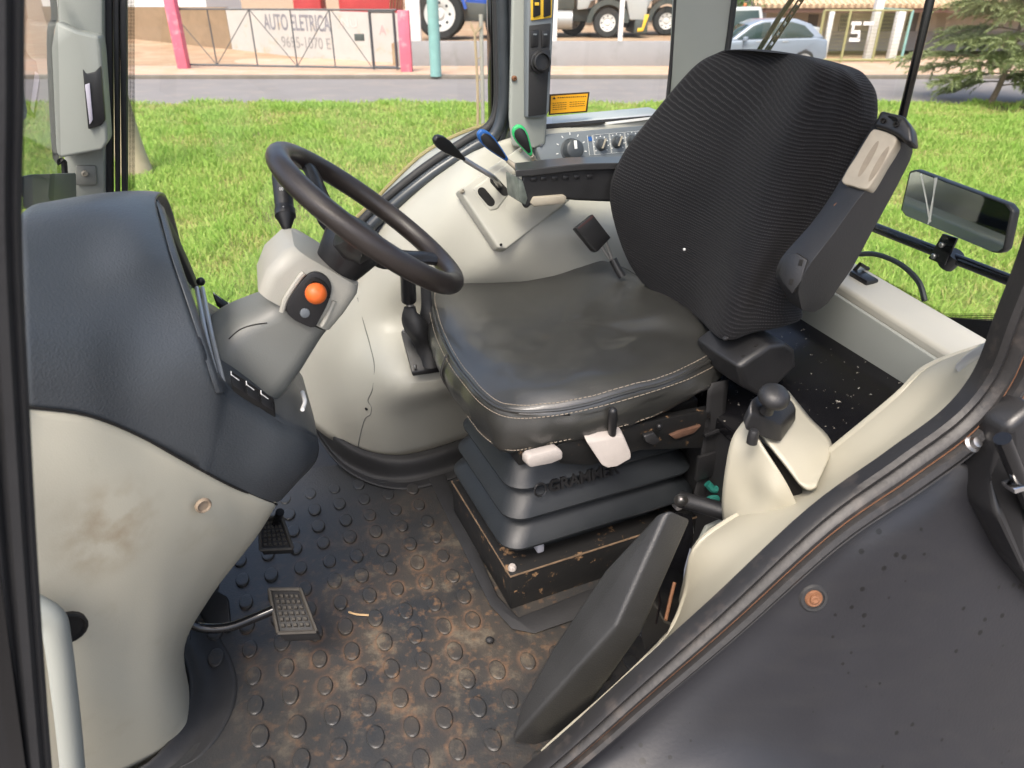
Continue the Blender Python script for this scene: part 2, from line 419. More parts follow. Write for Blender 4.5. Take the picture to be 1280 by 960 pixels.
# left fender moulding, cream: runs along the door opening
rows = [
 [(640, 990, .66), (662, 988, .63), (690, 992, .59), (705, 996, .63)],
 [(690, 937, .66), (712, 924, .63), (738, 912, .59), (760, 915, .63)],
 [(772, 864, .66), (786, 854, .63), (805, 848, .59), (825, 852, .63)],
 [(838, 797, .68), (855, 787, .65), (885, 780, .59), (905, 786, .63)],
 [(862, 745, .70), (890, 730, .66), (932, 738, .59), (950, 745, .63)],
 [(874, 690, .72), (925, 690, .66), (978, 702, .59), (998, 710, .63)],
 [(916, 655, .73), (990, 645, .66), (1040, 652, .59), (1060, 658, .63)],
 [(975, 622, .735), (1045, 604, .665), (1105, 600, .59), (1128, 604, .63)],
 [(1045, 566, .72), (1105, 558, .655), (1160, 556, .59), (1180, 562, .63)],
 [(1125, 500, .69), (1165, 502, .64), (1200, 510, .59), (1215, 520, .63)],
 [(1165, 462, .70), (1200, 458, .65), (1228, 462, .59), (1240, 470, .63)],
 [(1232, 436, .70), (1245, 430, .65), (1258, 425, .60), (1262, 425, .63)],
]
rr = [Wl(r) for r in rows]
rr = [[r[0] + WV3 * .03 - ZV3 * .30, r[0] + WV3 * .012 - ZV3 * .03] + r for r in rr]
MB().patch(rr, 5).build('fender_liner', M['cream_warm'], cab, thick=.006)
grab = curve([W(1205, 462, .63), W(1218, 450, .62), W(1238, 438, .60), W(1255, 434, .59)], 5)
MB().tube(grab, [.013] * len(grab), 10).build('grab_recess', M['alu'], cab)

# ribbed rubber door seal, swept round the opening
path = [(600, 1040), (715, 945), (805, 866), (910, 775), (1035, 662), (1135, 592), (1210, 536), (1256, 478), (1288, 400), (1320, 320), (1344, 240), (1380, 60), (1396, -60)]
pts = curve([W(x, y, .535) for x, y in path], 6)
def ribbed(mb, pts, prof, hint, taper=False):
    secs = []
    for i, p in enumerate(pts):
        t = (pts[min(i + 1, len(pts) - 1)] - pts[max(i - 1, 0)]).normalized()
        n = (hint - t * hint.dot(t)).normalized(); s_ = t.cross(n)
        k_ = .58 + .42 * min(1, i / (len(pts) * .42)) if taper else 1
        secs.append([p + s_ * a * k_ + n * b for a, b in prof])
    return mb.loft(secs)
prof = [(-.033, -.02), (-.033, .004), (-.028, .010), (-.022, .007), (-.019, .001), (-.015, .008), (-.008, .012), (-.001, .010), (.003, .002), (.006, .002), (.010, .011), (.018, .014), (.025, .010), (.028, .003), (.032, .005), (.034, -.02)]
seal = ribbed(MB(), pts, prof, (-WV3 + ZV3 * .25 - UV3 * .2).normalized(), True).build('door_seal', mat('weathered_rubber_seal', (.015, .014, .014), .48, var=.5, vscale=18, bump=.25, bscale=120, col2=(.055, .046, .04), mixscale=22, mixlo=.54, mixhi=.74), cab)
def offset_line(pts, a, b, hint):
    o = []
    for i, p in enumerate(pts):
        t = (pts[min(i + 1, len(pts) - 1)] - pts[max(i - 1, 0)]).normalized()
        n = (hint - t * hint.dot(t)).normalized(); s_ = t.cross(n); k_ = .58 + .42 * min(1, i / (len(pts) * .42)); o.append(p + s_ * a * k_ + n * b)
    return o
hint = (-WV3 + ZV3 * .25 - UV3 * .2).normalized()
MB().tube(offset_line(pts, .0045, .0040, hint), .0018, 6).build('rust_line', M['rust'], seal)
# door post on the left with its own seal
lp = curve([W(-2, -60, .55), W(-1, 120, .55), W(-1, 300, .55), W(14, 560, .55), (W(28, 760, .55)), W(45, 960, .55), W(58, 1080, .55)], 5)
hint2 = (-WV3 + UV3 * .35).normalized()
lp = lp[::-1]
prof2 = [(-.03, -.02), (-.03, .006), (-.012, .008), (-.008, .002), (-.004, .009), (.002, .010), (.006, .004), (.009, .007), (.0125, .004), (.0135, -.015)]
ribbed(MB(), lp, prof2, hint2).build('front_door_seal', M['rubber'], cab)
MB().tube(offset_line(lp, -.028, .0, hint2), .016, 8).build('front_door_post', M['gloss'], cab)

# black outer fender below the seal
rows = [
 [(540, 1070, .545), (580, 1060, .536), (700, 1090, .475), (800, 1130, .39), (950, 1200, .30)],
 [(700, 968, .545), (738, 968, .537), (800, 990, .49), (930, 1040, .405), (1120, 1130, .31)],
 [(800, 880, .545), (835, 880, .538), (900, 905, .50), (1040, 960, .43), (1260, 1060, .32)],
 [(905, 788, .545), (940, 788, .538), (1010, 812, .505), (1150, 870, .445), (1400, 980, .345)],
 [(1030, 676, .545), (1063, 676, .538), (1120, 700, .510), (1240, 765, .462), (1440, 880, .38)],
 [(1120, 608, .545), (1150, 612, .54), (1195, 636, .515), (1275, 692, .48), (1440, 790, .41)],
 [(1160, 568, .55), (1190, 572, .545), (1225, 592, .52), (1285, 640, .492), (1430, 720, .44)],
]
def fender_paint():
    m = mat('sun_faded_black_fender', (.0135, .0138, .017), .40, var=.3, vscale=5, bump=.10, bscale=170, rvar=.08)
    nt = m.node_tree; b = nt.nodes['Principled BSDF']; L = nt.links.new
    geo = nt.nodes.new('ShaderNodeNewGeometry'); mp = nt.nodes.new('ShaderNodeMapping'); L(geo.outputs['Position'], mp.inputs[0])
    mp.inputs['Rotation'].default_value = (0, 0, R(35)); mp.inputs['Scale'].default_value = (6, 60, 30)
    n = nt.nodes.new('ShaderNodeTexNoise'); n.inputs['Scale'].default_value = 1; n.inputs['Detail'].default_value = 7; L(mp.outputs[0], n.inputs['Vector'])
    r = nt.nodes.new('ShaderNodeMapRange'); r.inputs[1].default_value = .5; r.inputs[2].default_value = .8; L(n.outputs[0], r.inputs[0])
    old = b.inputs['Base Color'].links[0].from_socket
    mx = nt.nodes.new('ShaderNodeMix'); mx.data_type = 'RGBA'; L(r.outputs[0], mx.inputs[0]); L(old, mx.inputs[6]); mx.inputs[7].default_value = (.018, .018, .020, 1)
    vo = nt.nodes.new('ShaderNodeTexVoronoi'); vo.inputs['Scale'].default_value = 42; L(geo.outputs['Position'], vo.inputs['Vector'])
    nz = nt.nodes.new('ShaderNodeTexNoise'); nz.inputs['Scale'].default_value = 7; L(geo.outputs['Position'], nz.inputs['Vector'])
    th = nt.nodes.new('ShaderNodeMapRange'); th.inputs[1].default_value = .45; th.inputs[2].default_value = .75; th.inputs[3].default_value = 0; th.inputs[4].default_value = .30; L(nz.outputs[0], th.inputs[0])
    lt = nt.nodes.new('ShaderNodeMath'); lt.operation = 'LESS_THAN'; L(vo.outputs['Distance'], lt.inputs[0]); L(th.outputs[0], lt.inputs[1])
    m3 = nt.nodes.new('ShaderNodeMix'); m3.data_type = 'RGBA'; L(lt.outputs[0], m3.inputs[0]); L(mx.outputs[2], m3.inputs[6]); m3.inputs[7].default_value = (.003, .003, .003, 1)
    L(m3.outputs[2], b.inputs['Base Color'])
    return m
M['fender'] = fender_paint()
fen = MB().patch([Wl(r) for r in rows], 7).build('outer_fender', M['fender'], cab, thick=.006)
from mathutils.bvhtree import BVHTree
def drop(o, px, py):
    """the point and normal where the line of sight meets object o"""
    me = o.data; off = Vector((0, 0, 0)); q = o
    while q is not None: off += q.location; q = q.parent
    t = BVHTree.FromPolygons([v.co + off for v in me.vertices], [tuple(f.vertices) for f in me.polygons])
    h = t.ray_cast(CAM, ray(px, py).normalized()); n = h[1] if h[1].dot(CAM - h[0]) > 0 else -h[1]
    return h[0], n
bp, bn = drop(fen, 1017, 748)
bolt = MB().lathe(bp - bn * .006, bn, [(.0, .021), (.006, .0205), (.0085, .018), (.0085, .0145), (.0065, .0140), (.0065, .001)], 28).build('bolt_washer', M['rubber'], fen)
MB().lathe(bp, bn, [(0, .0125), (.0015, .0122), (.003, .0105), (.002, .0085), (.002, .0065), (.005, .0062), (.006, .004), (.0045, .0005)], 22).build('rusty_bolt', M['rust'], fen)
# mechanism in the corner behind the seal
hinge = MB().prism([W(1244, 600, .49), W(1262, 536, .49), W(1300, 505, .49), W(1380, 640, .46), W(1380, 860, .41), W(1282, 715, .44), W(1250, 650, .465)], WV3 * .06, .012, 3).build('hinge_cover', M['black'], cab)
MB().tube([W(1253, 548, .47), W(1268, 585, .465), W(1300, 660, .455)], .010, 10).build('hinge_rod', M['gloss'], hinge)
MB().box(W(1268, 612, .452), UV3 * .022, -ZV3 * .01 + UV3 * .006, WV3 * .02, .003).build('striker', M['chrome'], hinge)
mb = MB().prism([W(1150, 590, .56), W(1215, 540, .56), W(1255, 470, .56), W(1300, 440, .56), W(1300, 640, .56), W(1200, 620, .56)], WV3 * .02, .003).build('inner_jamb', M['rust'], cab)
MB().lathe(W(1213, 555, .525), -WV3 + ZV3, [(0, .012), (.004, .012), (.006, .008), (.012, .007), (.013, .004)], 16).build('jamb_bolt', M['metal'], cab)

# ---------------- roof with pale lining, out of view, added to keep top light off the cab
HU0, HU1, HW0, HW1 = -.30, .66, .66, 1.56      # opening of the unseen hatch, added to let sky light onto seat and dash
def ring_plate(name, m, u0, u1, w0, w1, z0, z1, bev):
    mb = MB()
    o_ = [(u0, w0), (u1, w0), (u1, w1), (u0, w1)]; i_ = [(HU0, HW0), (HU1, HW0), (HU1, HW1), (HU0, HW1)]
    v = [K(a, b, z) for z in (z0, z1) for q in (o_, i_) for a, b in q]; f = []
    for k in range(4):
        j = (k + 1) % 4
        f += [(k, j, 4 + j, 4 + k), (8 + k, 12 + k, 12 + j, 8 + j), (k, 8 + k, 8 + j, j), (4 + k, 4 + j, 12 + j, 12 + k)]
    return mb.add(v, f).build(name, m, cab)
ring_plate('added_roof_lining', M['cream'], -.42, 1.30, .42, 1.85, 1.66, 1.69, .01)
ring_plate('roof', M['pillar'], -.46, 1.34, .38, 1.89, 1.695, 1.80, .05)
MB().add([K(HU0, HW0, 1.75), K(HU1, HW0, 1.75), K(HU1, HW1, 1.75), K(HU0, HW1, 1.75)], [(0, 1, 2, 3)]).build('added_hatch_glass', M['glass'], cab, smooth=False)
# ---------------- pillars
fp = MB()
lo = [W(80, 270, 1.70), W(80, 190, 1.68), W(70, -20, 1.66), W(128, -20, 1.66), W(130, 200, 1.68), W(131, 275, 1.70)]
front_pillar = MB().prism(lo, WV3 * .05, .006).build('front_pillar', M['pillar'], cab)
fh = [W(64, 60, 1.62), W(70, 26, 1.62), W(96, 40, 1.60), W(124, 45, 1.60), W(127, 62, 1.60), W(135, 178, 1.60), W(128, 188, 1.60), W(74, 198, 1.62), W(70, 190, 1.62)]
house = MB().prism(fh, WV3 * .075, .012, 3).build('grip_housing', M['pillar'], front_pillar)
MB().prism([W(103, 86, 1.595), W(108, 92, 1.595), (W(118, 90, 1.595)), W(126, 82, 1.595), W(132, 150, 1.595), W(126, 157, 1.595), W(110, 162, 1.595)], WV3 * .03, .004).build('grip_recess', M['black'], front_pillar)
MB().prism([W(106, 106, 1.592), W(112, 104, 1.592), W(116, 150, 1.592), W(112, 156, 1.592)], WV3 * .02, .001).build('grip_label', mat('pale_lilac_label', (.42, .40, .47), .4), front_pillar)
MB().tube([W(66, -10, 1.64), W(68, 24, 1.63), W(63, 40, 1.63), W(64, 100, 1.63), W(70, 198, 1.64), W(80, 202, 1.65), (W(82, 262, 1.69))], .0055, 8, sm=3).build('pillar_gasket', M['rubber'], cab)
MB().prism([W(94, 207, 1.677), W(120, 207, 1.677), W(121, 232, 1.677), W(94, 232, 1.677)], WV3 * .012, .004).build('screw_recess', M['grey'], front_pillar)
screw(front_pillar, W(106, 217, 1.674), -WV3, .006, M['grip'])
strip = MB()
for x0, x1, dw in ((126, 140, 0), (141, 148, .006), (149, 158, 0)):
    strip.prism([W(x0, -30, 1.70 - dw), W(x1, -30, 1.70 - dw), W(x1 + 1, 262, 1.72 - dw), W(x0 + 3, 262, 1.72 - dw)], WV3 * .03, .003)
strip.build('door_edge_seal', M['rubber'], cab)
MB().prism([W(18, 222, 1.30), W(79, 219, 1.62), W(80, 258, 1.62), W(20, 263, 1.30)], WV3 * .02 + UV3 * .02, .004).build('windscreen_rail', mat('smoky_rail', (.10, .11, .105), .5), cab)
MB().prism([W(10, 60, 1.28), W(24, 60, 1.28), W(36, 140, 1.28), W(34, 150, 1.28), W(22, 156, 1.28), W(22, 280, 1.28), W(8, 280, 1.28)], -UV3 * .05 + WV3 * .04, .004).build('bonnet_mirror_arm', mat('pale_teal_plastic', (.16, .20, .19), .5), cab)

bpil = MB().prism([W(640, -25, 1.66), W(690, -25, 1.66), W(688, 60, 1.655), (W(682, 182, 1.645)), W(668, 186, 1.64), W(640, 184, 1.64), W(636, 150, 1.65)], WV3 * .06 + UV3 * .02, .008, 3).build('side_pillar', M['pillar'], cab)
sw = MB().prism([W(660, -25, 1.632), W(695, -25, 1.632), W(690, 80, 1.632), (W(687, 140, 1.628)), W(682, 147, 1.628), W(658, 148, 1.628)], WV3 * .03, .006, 3).build('switch_panel', M['panelgrey'], bpil)
MB().prism([W(662, 32, 1.629), W(689, 29, 1.629), W(683, 143, 1.625), W(661, 146, 1.625)], WV3 * .012, .002).build('switch_plate', M['black_matt'], bpil)
MB().prism([W(664, -20, 1.628), W(691, -20, 1.628), W(690, 22, 1.628), W(664, 26, 1.628)], WV3 * .012, .002).build('yellow_switch_frame', M['yellow'], bpil)
for x0 in (667, 680):
    MB().prism([W(x0, -20, 1.625), W(x0 + 9, -20, 1.625), W(x0 + 9, 19, 1.625), W(x0, 22, 1.625)], WV3 * .012, .002).build('rocker_switch', M['black'], bpil)
MB().prism([W(669, 3, 1.622), W(674, 3, 1.622), W(674, 7, 1.622), W(669, 7, 1.622)], WV3 * .004, .0005).build('switch_lamp', M['yellow'], bpil)
for x0 in (664, 677):
    MB().prism([W(x0, 38, 1.626), W(x0 + 10, 37, 1.626), W(x0 + 9, 58, 1.626), W(x0, 60, 1.626)], WV3 * .01, .002).build('rocker_switch', M['black'], bpil)
    MB().prism([W(x0 + 3, 42, 1.6235), W(x0 + 7, 42, 1.6235), W(x0 + 7, 44, 1.6235), W(x0 + 3, 44, 1.6235)], WV3 * .003).build('switch_mark', M['panelgrey'], bpil)
so = W(676, 78, 1.622)
MB().lathe(so + WV3 * .012, -WV3 + ZV3 * .1, [(0, .024), (.012, .024), (.013, .021), (.024, .020), (.025, .017), (.016, .016), (.016, .004)], 24).build('power_socket', M['black'], bpil)
MB().prism([W(662, 64, 1.627), W(688, 62, 1.627), W(687, 90, 1.627), W(662, 92, 1.627)], WV3 * .004, .001).build('socket_plate', M['black'], bpil)
screw(bpil, W(643, 98, 1.648), -WV3, .006, M['rust'])

dp = MB().prism([W(842, -25, 1.72), W(925, -25, 1.60), W(905, 78, 1.60), (W(880, 140, 1.60)), W(868, 150, 1.62), W(833, 150, 1.72)], WV3 * .05 + UV3 * .03, .006).build('rear_pillar', M['pillar'], cab)
MB().tube([W(846, -20, 1.715), W(841, 60, 1.715), W(834, 130, 1.715), W(829, 142, 1.715), W(815, 147, 1.715), W(680, 158, 1.715)], .0055, 8).build('side_window_gasket', M['rubber'], cab)
MB().tube([W(921, -25, 1.595), W(912, 45, 1.595), W(905, 90, 1.595), W(880, 170, 1.595)], .0075, 8).build('rear_window_gasket', M['rubber'], cab)

# right door opening: seal tubes running down the far fender, then the painted fender behind them
fpath = [(420, 345), (455, 292), (490, 258), (540, 218), (592, 184), (618, 168), (629, 130), (629, 60), (627, -30)]
for off_, r_, m_ in ((0, .015, 'sealblue'), (9, .011, 'sealblue'), (-10, .011, 'rubber')):
    MB().tube([W(x + off_ * .7, y + off_ * (1 if i < 6 else 0), 1.705 + .01 * abs(off_) / 9) for i, (x, y) in enumerate(fpath)], r_, 10, sm=4).build('far_door_seal', M[m_], cab)
MB().tube([W(x + 14, y, 1.69) for x, y in ((626, 160), (627, 100), (626, 40), (625, -30))], .008, 8).build('pillar_trim', M['bellows'], cab)
MB().prism([W(612, -30, 1.74), W(622, -30, 1.74), W(623, 160, 1.74), W(615, 165, 1.74)], WV3 * .03, .003).build('door_glass_edge', M['gloss'], cab)
rows = [[(400, 350, 1.77), (448, 296, 1.77), (484, 261, 1.77), (500, 244, 1.77), (541, 206, 1.77), (592, 176, 1.77), (640, 160, 1.77)],
        [(392, 336, 1.83), (440, 281, 1.83), (472, 250, 1.83), (492, 229, 1.83), (534, 191, 1.83), (588, 164, 1.83), (640, 150, 1.83)]]
rr = [Wl(r) for r in rows]; rr.insert(0, [p - ZV3 * .10 - WV3 * .02 for p in rr[0]])
MB().patch(rr, 5).build('far_fender', mat('dusty_pale_fender', (.42, .40, .36), .4, var=.2, vscale=30), cab, thick=.004)
MB().tube([p + ZV3 * .002 for p in curve(rr[1], 4)], .007, 8).build('far_rust_edge', M['rust'], cab)
MB().tube([p + WV3 * .012 for p in curve(rr[2], 4)], .006, 8).build('far_fender_rim', mat('yellow_fender_rim', (.36, .29, .13), .5), cab)

# window panes and frit bands
def pane(name, pts): return MB().add(pts, [tuple(range(len(pts)))]).build(name, M['glass'], cab, smooth=False)
pane('door_glass', [W(158, -60, 1.745), W(612, -60, 1.745), W(612, 172, 1.745), (W(545, 212, 1.745)), W(450, 285, 1.745), W(400, 350, 1.745), W(290, 420, 1.745), W(160, 300, 1.745)])
pane('side_glass', [W(690, -60, 1.735), W(846, -60, 1.735), W(830, 146, 1.735), W(690, 160, 1.735)])
M['glass_clear'] = glass_mat('windscreen_glass', (.95, .97, .96), .6, 1.2)
MB().add([W(20, -60, 1.0), W(72, -60, 1.66), W(82, 275, 1.72), W(22, 275, 1.0)], [(0, 1, 2, 3)]).build('windscreen', M['glass_clear'], cab, smooth=False)
RU = 1.175
rear_pts = [Uu(918, -60, RU), Uu(1330, -60, RU), Uu(1330, 300, RU), Uu(1262, 420, RU), Uu(1120, 372, RU), Uu(1040, 330, RU), Uu(880, 170, RU)]
pane('rear_glass', rear_pts)
mb = MB(); p = [W(159, -40, 1.742), W(168, -40, 1.742), W(169, 255, 1.742), W(160, 255, 1.742)]
L_ = (p[3] - p[0]).length; w_ = (p[1] - p[0]).length
mb.add(p, [(0, 1, 2, 3)], [(0, 0), (w_, 0), (w_, L_), (0, L_)]).build('door_glass_frit', M['frit'], cab, smooth=False)
mb = MB(); q0 = [Uu(1040, 316, RU - .003), Uu(1150, 372, RU - .003), Uu(1180, 392, RU - .003), Uu(1270, 392, RU - .003)]
q1 = [Uu(1040, 326, RU - .003), Uu(1150, 384, RU - .003), Uu(1176, 399, RU - .003), Uu(1270, 404, RU - .003)]
for i in range(3):
    l = (q0[i + 1] - q0[i]).length; h = (q1[i] - q0[i]).length
    mb.add([q0[i], q0[i + 1], q1[i + 1], q1[i]], [(0, 1, 2, 3)], [(0, h), (l, h), (l, 0), (0, 0)])
mb.build('rear_glass_frit', M['frit'], cab, smooth=False)
MB().hexa([Uu(1030, 322, RU - .006), Uu(1080, 345, RU - .006), Uu(1150, 382, RU - .006), Uu(1178, 397, RU - .006), Uu(1275, 403, RU - .006), Uu(1275, 450, RU - .006), Uu(1180, 425, RU - .006), Uu(1030, 335, RU - .006)],
          [p + UV3 * .012 for p in [Uu(1030, 322, RU - .006), Uu(1080, 345, RU - .006), Uu(1150, 382, RU - .006), Uu(1178, 397, RU - .006), Uu(1275, 403, RU - .006), Uu(1275, 450, RU - .006), Uu(1180, 425, RU - .006), Uu(1030, 335, RU - .006)]]).build('rear_window_edge', M['gloss'], cab, smooth=False)
MB().tube([Uu(1172, -40, 1.16), Uu(1150, 55, 1.155), Uu(1128, 145, 1.15), Uu(1118, 190, 1.15)], .0078, 10).build('rear_frame_strut', M['gloss'], cab)
# orange warning label stuck to the side glass
wl = MB().prism([W(687, 118, 1.728), W(737, 115, 1.728), W(734, 140, 1.728), W(686, 144, 1.728)], WV3 * .002).build('warning_label', M['label_ink'], cab, label='orange warning sticker with dark border on the side glass', smooth=False)
MB().prism([W(689, 120, 1.7265), W(735, 117, 1.7265), W(732, 138.5, 1.7265), W(688, 142, 1.7265)], WV3 * .001).build('label_face', M['label_orange'], wl, smooth=False)
mb = MB()
mb.prism([W(690.8, 124, 1.7255), W(694.8, 124, 1.7255), W(692.8, 120.6, 1.7255)], WV3 * .0004)
def lines(mb, x0, x1, y, s_, h=.7):
    x = x0
    while x < x1:
        l = random.uniform(1.2, 3.4); l = min(l, x1 - x)
        mb.add([W(x, y + (x - 690) * s_, 1.7255), W(x + l, y + (x + l - 690) * s_, 1.7255), W(x + l, y - h + (x + l - 690) * s_, 1.7255), W(x, y - h + (x - 690) * s_, 1.7255)], [(0, 1, 2, 3)]); x += l + .8
lines(mb, 697, 733, 123, -.05, 1.0)
for k in range(4): lines(mb, 691, 708, 129.5 + 2.6 * k, -.06); lines(mb, 712, 731, 129.5 + 2.6 * k, -.06) if k < 3 else None
mb.build('label_print', M['label_ink'], wl, smooth=False)

# =================================================================== floor mat
fm = thing('floor_mat', 'black studded rubber floor mat covered with dried red mud in front of the seat', 'floor mat', K(.1, 1.0, 0))
def mat_mesh():
    a0 = Vector((.0774, 1.367)); dv = Vector((.0027, -.0648)); du = Vector((.0596, -.0015))
    studs = []
    for i in range(-7, 10):
        for j in range(-2, 14):
            p = a0 + du * i + dv * j
            if p.x > .275 and p.y > .90: continue
            if p.y < .58 or p.y > 1.50 or p.x < -.33: continue
            if p.x < -.175 and p.y < 1.0: continue
            studs.append(p + Vector((random.uniform(-.002, .002), random.uniform(-.002, .002))))
    S = np.array([tuple(p) for p in studs])
    res = .006; us = np.arange(-.42, .73, res); ws = np.arange(.52, 1.60, res)
    Ug, Wg = np.meshgrid(us, ws)
    dist = np.full(Ug.shape, 9.0)
    for p in S: dist = np.minimum(dist, np.hypot(Ug - p[0], (Wg - p[1]) / 1.5))
    ring = np.clip(1 - np.abs(dist - .0158) / .005, 0, 1)
    zz = .004 + .0012 * np.sin(Ug * 21 + 1) * np.sin(Wg * 17) + np.clip((Wg - 1.46) / .2, 0, 1) * .03 * np.clip((.2 - Ug) / .4, 0, 1)
    X = cy * Ug - sy * Wg; Yy = sy * Ug + cy * Wg
    V = np.stack([X, Yy, zz], -1).reshape(-1, 3); nr, nc = Ug.shape
    idx = np.arange(nr * nc).reshape(nr, nc)
    F = np.stack([idx[:-1, :-1], idx[:-1, 1:], idx[1:, 1:], idx[1:, :-1]], -1).reshape(-1, 4)
    verts = [Vector(v) for v in V]; faces = [tuple(int(q) for q in f) for f in F]; rg = list(ring.reshape(-1))
    prof = [(-.001, .0145), (.0030, .0143), (.0043, .0132), (.0046, .0108), (.0044, .006), (.0043, .0001)]
    for p in studs:
        c = K(p.x, p.y, .004); o = len(verts); n = 16; rad = random.uniform(.94, 1.06)
        for h, r_ in prof:
            for k in range(n):
                a = 2 * math.pi * k / n; verts.append(c + UV3 * (math.cos(a) * r_ * rad) + WV3 * (math.sin(a) * r_ * rad * 1.5) + ZV3 * h)
                rg.append(.0)
        for q in range(len(prof) - 1):
            for k in range(n):
                k2 = (k + 1) % n; faces.append((o + q * n + k, o + q * n + k2, o + (q + 1) * n + k2, o + (q + 1) * n + k))
    mb = MB(); mb.v = verts; mb.f = faces
    o = mb.build('studded_sheet', M['mat'], fm)
    at_ = o.data.attributes.new('ring', 'FLOAT', 'POINT'); at_.data.foreach_set('value', rg)
mat_mesh()
# plain raised border round the seat foot and along the far wall
MB().hexa(Zl([(536, 598, .005), (556, 592, .005), (622, 745, .005), (648, 772, .005), (800, 712, .005), (812, 742, .005), (668, 792, .005), (640, 786, .005), (612, 756, .005)]),
          Zl([(536, 598, .010), (556, 592, .010), (622, 745, .010), (648, 772, .010), (800, 712, .010), (812, 742, .010), (668, 792, .010), (640, 786, .010), (612, 756, .010)]), .002).build('seat_border', M['rubber'], fm)
kick_lo = [Z(380, 510, .05), Z(415, 562, .025), Z(452, 588, .010), Z(495, 598, .006), Z(540, 591, .006), Z(600, 570, .006)]
bor = [kick_lo, [p - WV3 * .05 + UV3 * .0 + ZV3 * .002 for p in kick_lo]]
MB().patch(bor, 5).build('far_border', M['rubber'], fm, thick=.004)
MB().patch([[p + ZV3 * .060 + WV3 * .020 for p in kick_lo], [p + ZV3 * .050 - WV3 * .002 for p in kick_lo], [p + ZV3 * .01 - WV3 * .006 for p in kick_lo], [p - WV3 * .02 for p in kick_lo]], 5).build('kick_strip', M['rubber'], fm, thick=.006)
fl = [Z(150, 985, .006), Z(215, 955, .006), Z(255, 900, .006), Z(262, 850, .006), Z(240, 800, .006), (Z(200, 760, .006))]
MB().patch([[p + ZV3 * .02 - UV3 * .03 for p in fl], fl, [p + UV3 * .045 for p in fl]], 5).build('near_border', M['rubber'], fm, thick=.004)
# leaf stalk and a clod lying on the mat
straw = MB().tube(Zl([(436, 765, .010), (446, 768, .012), (461, 769, .010)]), .0022, 6, sm=3).build('straw', mat('dry_straw', (.50, .34, .18), .7)); tag(straw, 'short pale dry straw lying on the muddy floor mat', 'straw')
cl = MB().ball(Z(612, 800, .011), .0085, 10, (1, .9, .7)).build('pebble', M['black_matt']); tag(cl, 'small dark pebble on the mat near the seat foot', 'pebble')

# =================================================================== driver's seat
seat = thing('driver_seat', 'suspension driver seat with shiny black leather cushion and striped fabric back', 'seat', Z(638, 764, 0) + Vector((.2, .25, 0)))
SO = Z(638, 764, 0); AS = R(24); US = Vector((math.cos(AS), math.sin(AS), 0)); WS = Vector((-math.sin(AS), math.cos(AS), 0))
def S(u, w, z): return SO + US * u + WS * w + ZV3 * z
base = MB().box(S(0, 0, .004), US * .45, WS * .34, ZV3 * .09, .004)
base.build('base_box', M['steelpaint'], seat)
mb = MB(); e = S(0, 0, .094)
mb.tube([S(.0, .34, .0935), S(.0, .0, .0935), S(.45, .0, .0935)], .0022, 6)
mb.build('worn_edge', mat('bare_edge_steel', (.16, .11, .07), .55, var=.6, vscale=60), seat)
MB().lathe(S(.012, .018, .094), ZV3, [(0, .0085), (.006, .0085), (.010, .006), (.010, .001)], 8).build('base_bolt', M['bone'], seat)
MB().box(Z(672, 693, .10), US * .016, WS * .022, ZV3 * .02, .004).build('base_clip', mat('pale_bluish_plastic', (.48, .49, .55), .45), seat)
MB().box(Z(846, 640, .10), US * .016, WS * .022, ZV3 * .02, .004).build('base_clip', mat('pale_clip', (.42, .40, .40), .45), seat)
def rrect(u0, u1, w0, w1, r, z, n=6):
    o = []
    for cx, cw, a0 in ((u0 + r, w0 + r, 180), (u1 - r, w0 + r, 270), (u1 - r, w1 - r, 0), (u0 + r, w1 - r, 90)):
        for k in range(n + 1):
            a = R(a0 + 90 * k / n); o.append(S(cx + r * math.cos(a), cw + r * math.sin(a), z))
    return o
prof = []
for k, z in enumerate((.275, .213, .150)):
    e_ = -.010 * k
    prof += [(.030, z + .055), (.018 + e_ * .3, z + .040), (.006 + e_, z + .014), (.000 + e_, z + .004), (.001 + e_, z - .001), (.010 + e_, z - .005), (.024, z - .006)]
prof += [(.03, .12), (.03, .09)]
prof = [(.03, .35)] + prof
MB().loft([rrect(.012 + i, .430 - i, .022 + i, .315 - i, .045, z) for i, z in prof]).build('bellows', M['bellows'], seat)
tx = MB(); text_mb(tx, 'GRAMMER', S(.088, .0165, .262), US, (ZV3 + WS * .25), .033, .003, .0008)
ring = [S(.070 + .012 * math.cos(a), .0165 + .012 * .25 * math.sin(a), .273 + .012 * math.sin(a)) for a in [2 * math.pi * k / 16 for k in range(16)]]
tx.tube(ring, .0022, 6, closed=True)
tx.build('embossed_name', M['black'], seat, smooth=False)
# steel frame between bellows and cushion
MB().box(S(.03, .03, .33), US * .40, WS * .33, ZV3 * .05, .004).build('seat_frame', M['steelpaint'], seat)
rail = MB().prism([W(690, 560, .985), W(722, 545, .985), W(890, 512, .985), W(890, 560, .985), (W(800, 563, .985)), W(740, 582, .985), W(700, 580, .985)], WS * .02, .003)
rail.build('slide_rail', M['steelpaint'], seat)
MB().prism([W(838, 545, .978), W(850, 540, .978), W(878, 532, .978), W(868, 542, .978), W(845, 550, .978)], WS * .02, .003).build('torn_foam', M['brownfoam'], seat)
MB().hexa([W(660, 574, .955), W(664, 570, .955), W(700, 561, .955), W(704, 565, .955), W(704, 574, .955), W(690, 580, .955), W(664, 585, .955), W(660, 582, .955)], [p + WS * .022 - US * .003 for p in [W(660, 574, .955), W(664, 570, .955), W(700, 561, .955), W(704, 565, .955), W(704, 574, .955), W(690, 580, .955), W(664, 585, .955), W(660, 582, .955)]], .004).build('slide_lever', M['bone'], seat, label='small bone white seat slide lever')
